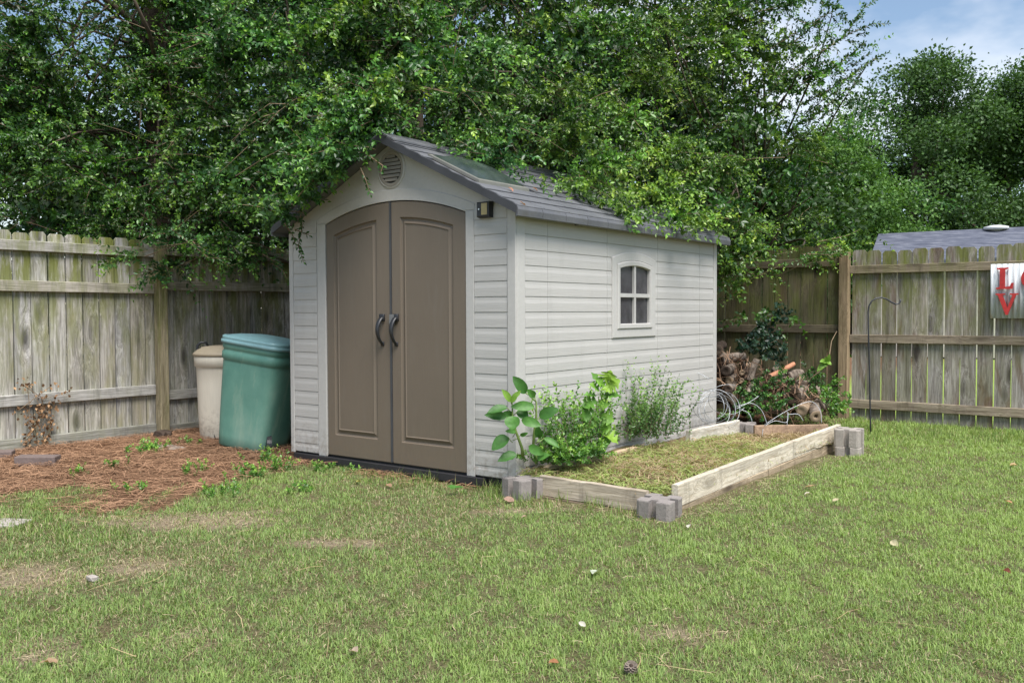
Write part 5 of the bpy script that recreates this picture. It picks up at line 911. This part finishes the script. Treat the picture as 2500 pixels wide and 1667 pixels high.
Vp = [[(.0, 1), (.34, 1), (.34, .94), (.25, .92), (.42, .32), (.60, .92), (.50, .94), (.50, 1), (.80, 1), (.80, .94), (.72, .92), (.44, 0), (.36, 0), (.08, .92), (0, .94)]]
letter([[(a*1.1, b_) for a, b_ in Lp[0]]], SX+.055, SZ1-.25, .212); letter([[(a*1.18, b_) for a, b_ in Vp[0]]], SX+.052, SZ0+.035, .212)
m = MB(); n = 32; oc = (SX+.388, SZ1-.150)
m.loft([[(oc[0]+ax_*math.cos(2*math.pi*k/n), y, oc[1]+az_*math.sin(2*math.pi*k/n)) for ax_, az_, y in ((.115, .115, 5.362), (.115, .115, 5.341), (.062, .085, 5.341), (.062, .085, 5.362))] for k in range(n+1)], False, False); m.build('letter', M['red'], sg)
letter([[(0, 0), (.62, 0), (.66, .28), (.58, .28), (.52, .1), (.34, .1), (.34, .46), (.46, .46), (.46, .56), (.34, .56), (.34, .9), (.52, .9), (.58, .74), (.64, .74), (.62, 1), (.02, 1), (.02, .94), (.14, .9), (.14, .1), (0, .06)]], SX+.33, SZ0+.035, .225)
# ------------------------------------------------------------------ fallen leaves, cone, twigs on the lawn
FL = [(1978, 1194, .075, (.45, .30, .17), 'curled two-tone brown leaf near the long pale board'), (1972, 1213, .05, (.62, .56, .45), 'pale scrap of leaf below the two-tone brown leaf'), (1243, 1228, .085, (.40, .25, .19), 'pinkish brown leaf beside the concrete block at the shed corner'), (1455, 1408, .095, (.55, .60, .47), 'pale silvery green leaf in the middle of the lawn'), (866, 1592, .06, (.52, .40, .31), 'pale pinkish leaf at the bottom left of the lawn'), (2458, 1401, .055, (.20, .055, .035), 'dark red leaf near the right edge of the lawn'), (1280, 1270, .05, (.48, .32, .25), 'small pinkish leaf below the shed corner block'),
      (1682, 1292, .05, (.62, .60, .50), 'small white leaf in front of the near right block'), (2462, 1226, .06, (.50, .27, .14), 'orange-brown leaf in the grass at the far right'), (1352, 1624, .045, (.42, .19, .09), 'small orange leaf at the bottom of the lawn'), (2040, 1232, .05, (.55, .47, .30), 'tan leaf right of the two-tone leaf'), (2184, 1336, .07, (.60, .53, .34), 'long straw-coloured leaf on the right of the lawn'), (948, 1188, .08, (.38, .24, .15), 'brown leaf in front of the double doors'), (120, 1622, .07, (.42, .28, .17), 'brown leaf at the bottom left corner'), (1422, 1537, .04, (.60, .57, .48), 'tiny pale leaf right of the lawn centre'), (2475, 1137, .07, (.50, .36, .18), 'tan leaf by the right edge under the fence'), (875, 1180, .05, (.45, .40, .14), 'yellowish leaf in the grass before the left door'), (1350, 1165, .04, (.5, .4, .3), 'dry leaf fragment near the shed corner block')]
for k, (u, v, s, c, lab) in enumerate(FL):
    s *= .8; c = tuple(q*.8 for q in c)
    p = at(u, v, z=-.06); p[2] = float(gz(p[0], p[1]))+.022; a = rng.uniform(0, 6.28); dv_ = np.array([math.cos(a), math.sin(a), .12])*s/2
    V, Fs = blade_leaf(p-dv_, p+dv_, s*.62, (rng.normal(0, .25), rng.normal(-.25, .2), 1), curl=rng.uniform(-.25, .25), fold=rng.uniform(.2, .45)); m = MB(); m.add([tuple(np.array(q)-p) for q in V], Fs); o = m.build('fallen_leaf', lmat(c, .7), None, True, tuple(p)); tag(o, lab, 'leaf', 'fallen leaves on the lawn')
for k, (u, v, a0) in enumerate([(1240, 462, 0.), (1300, 462, .8), (1270, 497, 1.2)]):
    a = ray(u, v)*roof_depth(u, v)+CAM; V, Fs = blade_leaf(a+[0, 0, .012], a+[.05*math.cos(a0), .05*math.sin(a0), -.008], .03, (.4, 0, 1)); m = MB(); m.add([tuple(np.array(q)-a) for q in V], Fs); tag(m.build('fallen_leaf', lmat((.36, .17, .11), .7), None, True, tuple(a)), ['dry red leaf on the roof near the front eave', 'orange dry leaf on the roof below the skylight', 'small brown leaf on the middle of the roof'][k], 'leaf', 'fallen leaves on the roof')
p = at(1541, 1637, z=-.06); pc_ = empty('pine_cone', (p[0], p[1], float(gz(p[0], p[1]))), 'small brown pine cone in the grass at the bottom', 'pine cone'); pc_.scale = (.62,)*3; m = MB()
m.tube([(0, 0, .0), (0, 0, .01), (0, 0, .03), (0, 0, .055), (0, 0, .07)], [.012, .022, .026, .018, .004], 12); m.build('core', M['logdark'], pc_, True, (0, 0, 0), (.5, .3, 0), local=True); m = MB()
for r_ in range(8):
    zz = .008+r_*.0078; rr = .026*math.sin(math.pi*(.22+.68*r_/8))+.004
    for k in range(9): a = 2*math.pi*(k+r_*.5)/9; ca, sa = math.cos(a), math.sin(a); m.add([(ca*rr*.6-sa*.005, sa*rr*.6+ca*.005, zz), (ca*rr*.6+sa*.005, sa*rr*.6-ca*.005, zz), (ca*(rr+.009)+sa*.005, sa*(rr+.009)-ca*.005, zz+.007), (ca*(rr+.009)-sa*.005, sa*(rr+.009)+ca*.005, zz+.007)], [(0, 1, 2, 3)])
tag(m.build('scales', M['logbark'], pc_, False, (0, 0, 0), (.5, .3, 0), local=True), kind='stuff')
n = 26; tags_ = []
for k in range(n):
    u, v = rng.uniform(30, 2480), rng.uniform(1290, 1660); p = at(u, v, z=-.06); p[2] = float(gz(p[0], p[1]))+.028; a = rng.uniform(0, 6.28); tags_.append((p, a))
P = np.array([q[0] for q in tags_]); d = np.array([[math.cos(a), math.sin(a), .03] for _, a in tags_]); V, T, C = strips(P, d, rng.uniform(.08, .2, n), rng.uniform(.0015, .0024, n), mixc((.32, .23, .12), (.48, .38, .22), rng.uniform(0, 1, n)), .08)
tag(link('loose_straw', np_mesh('loose_straw', V, T, M['needle'], C)), 'loose dry pine needles and straw lying on top of the lawn', 'straw', kind='stuff')
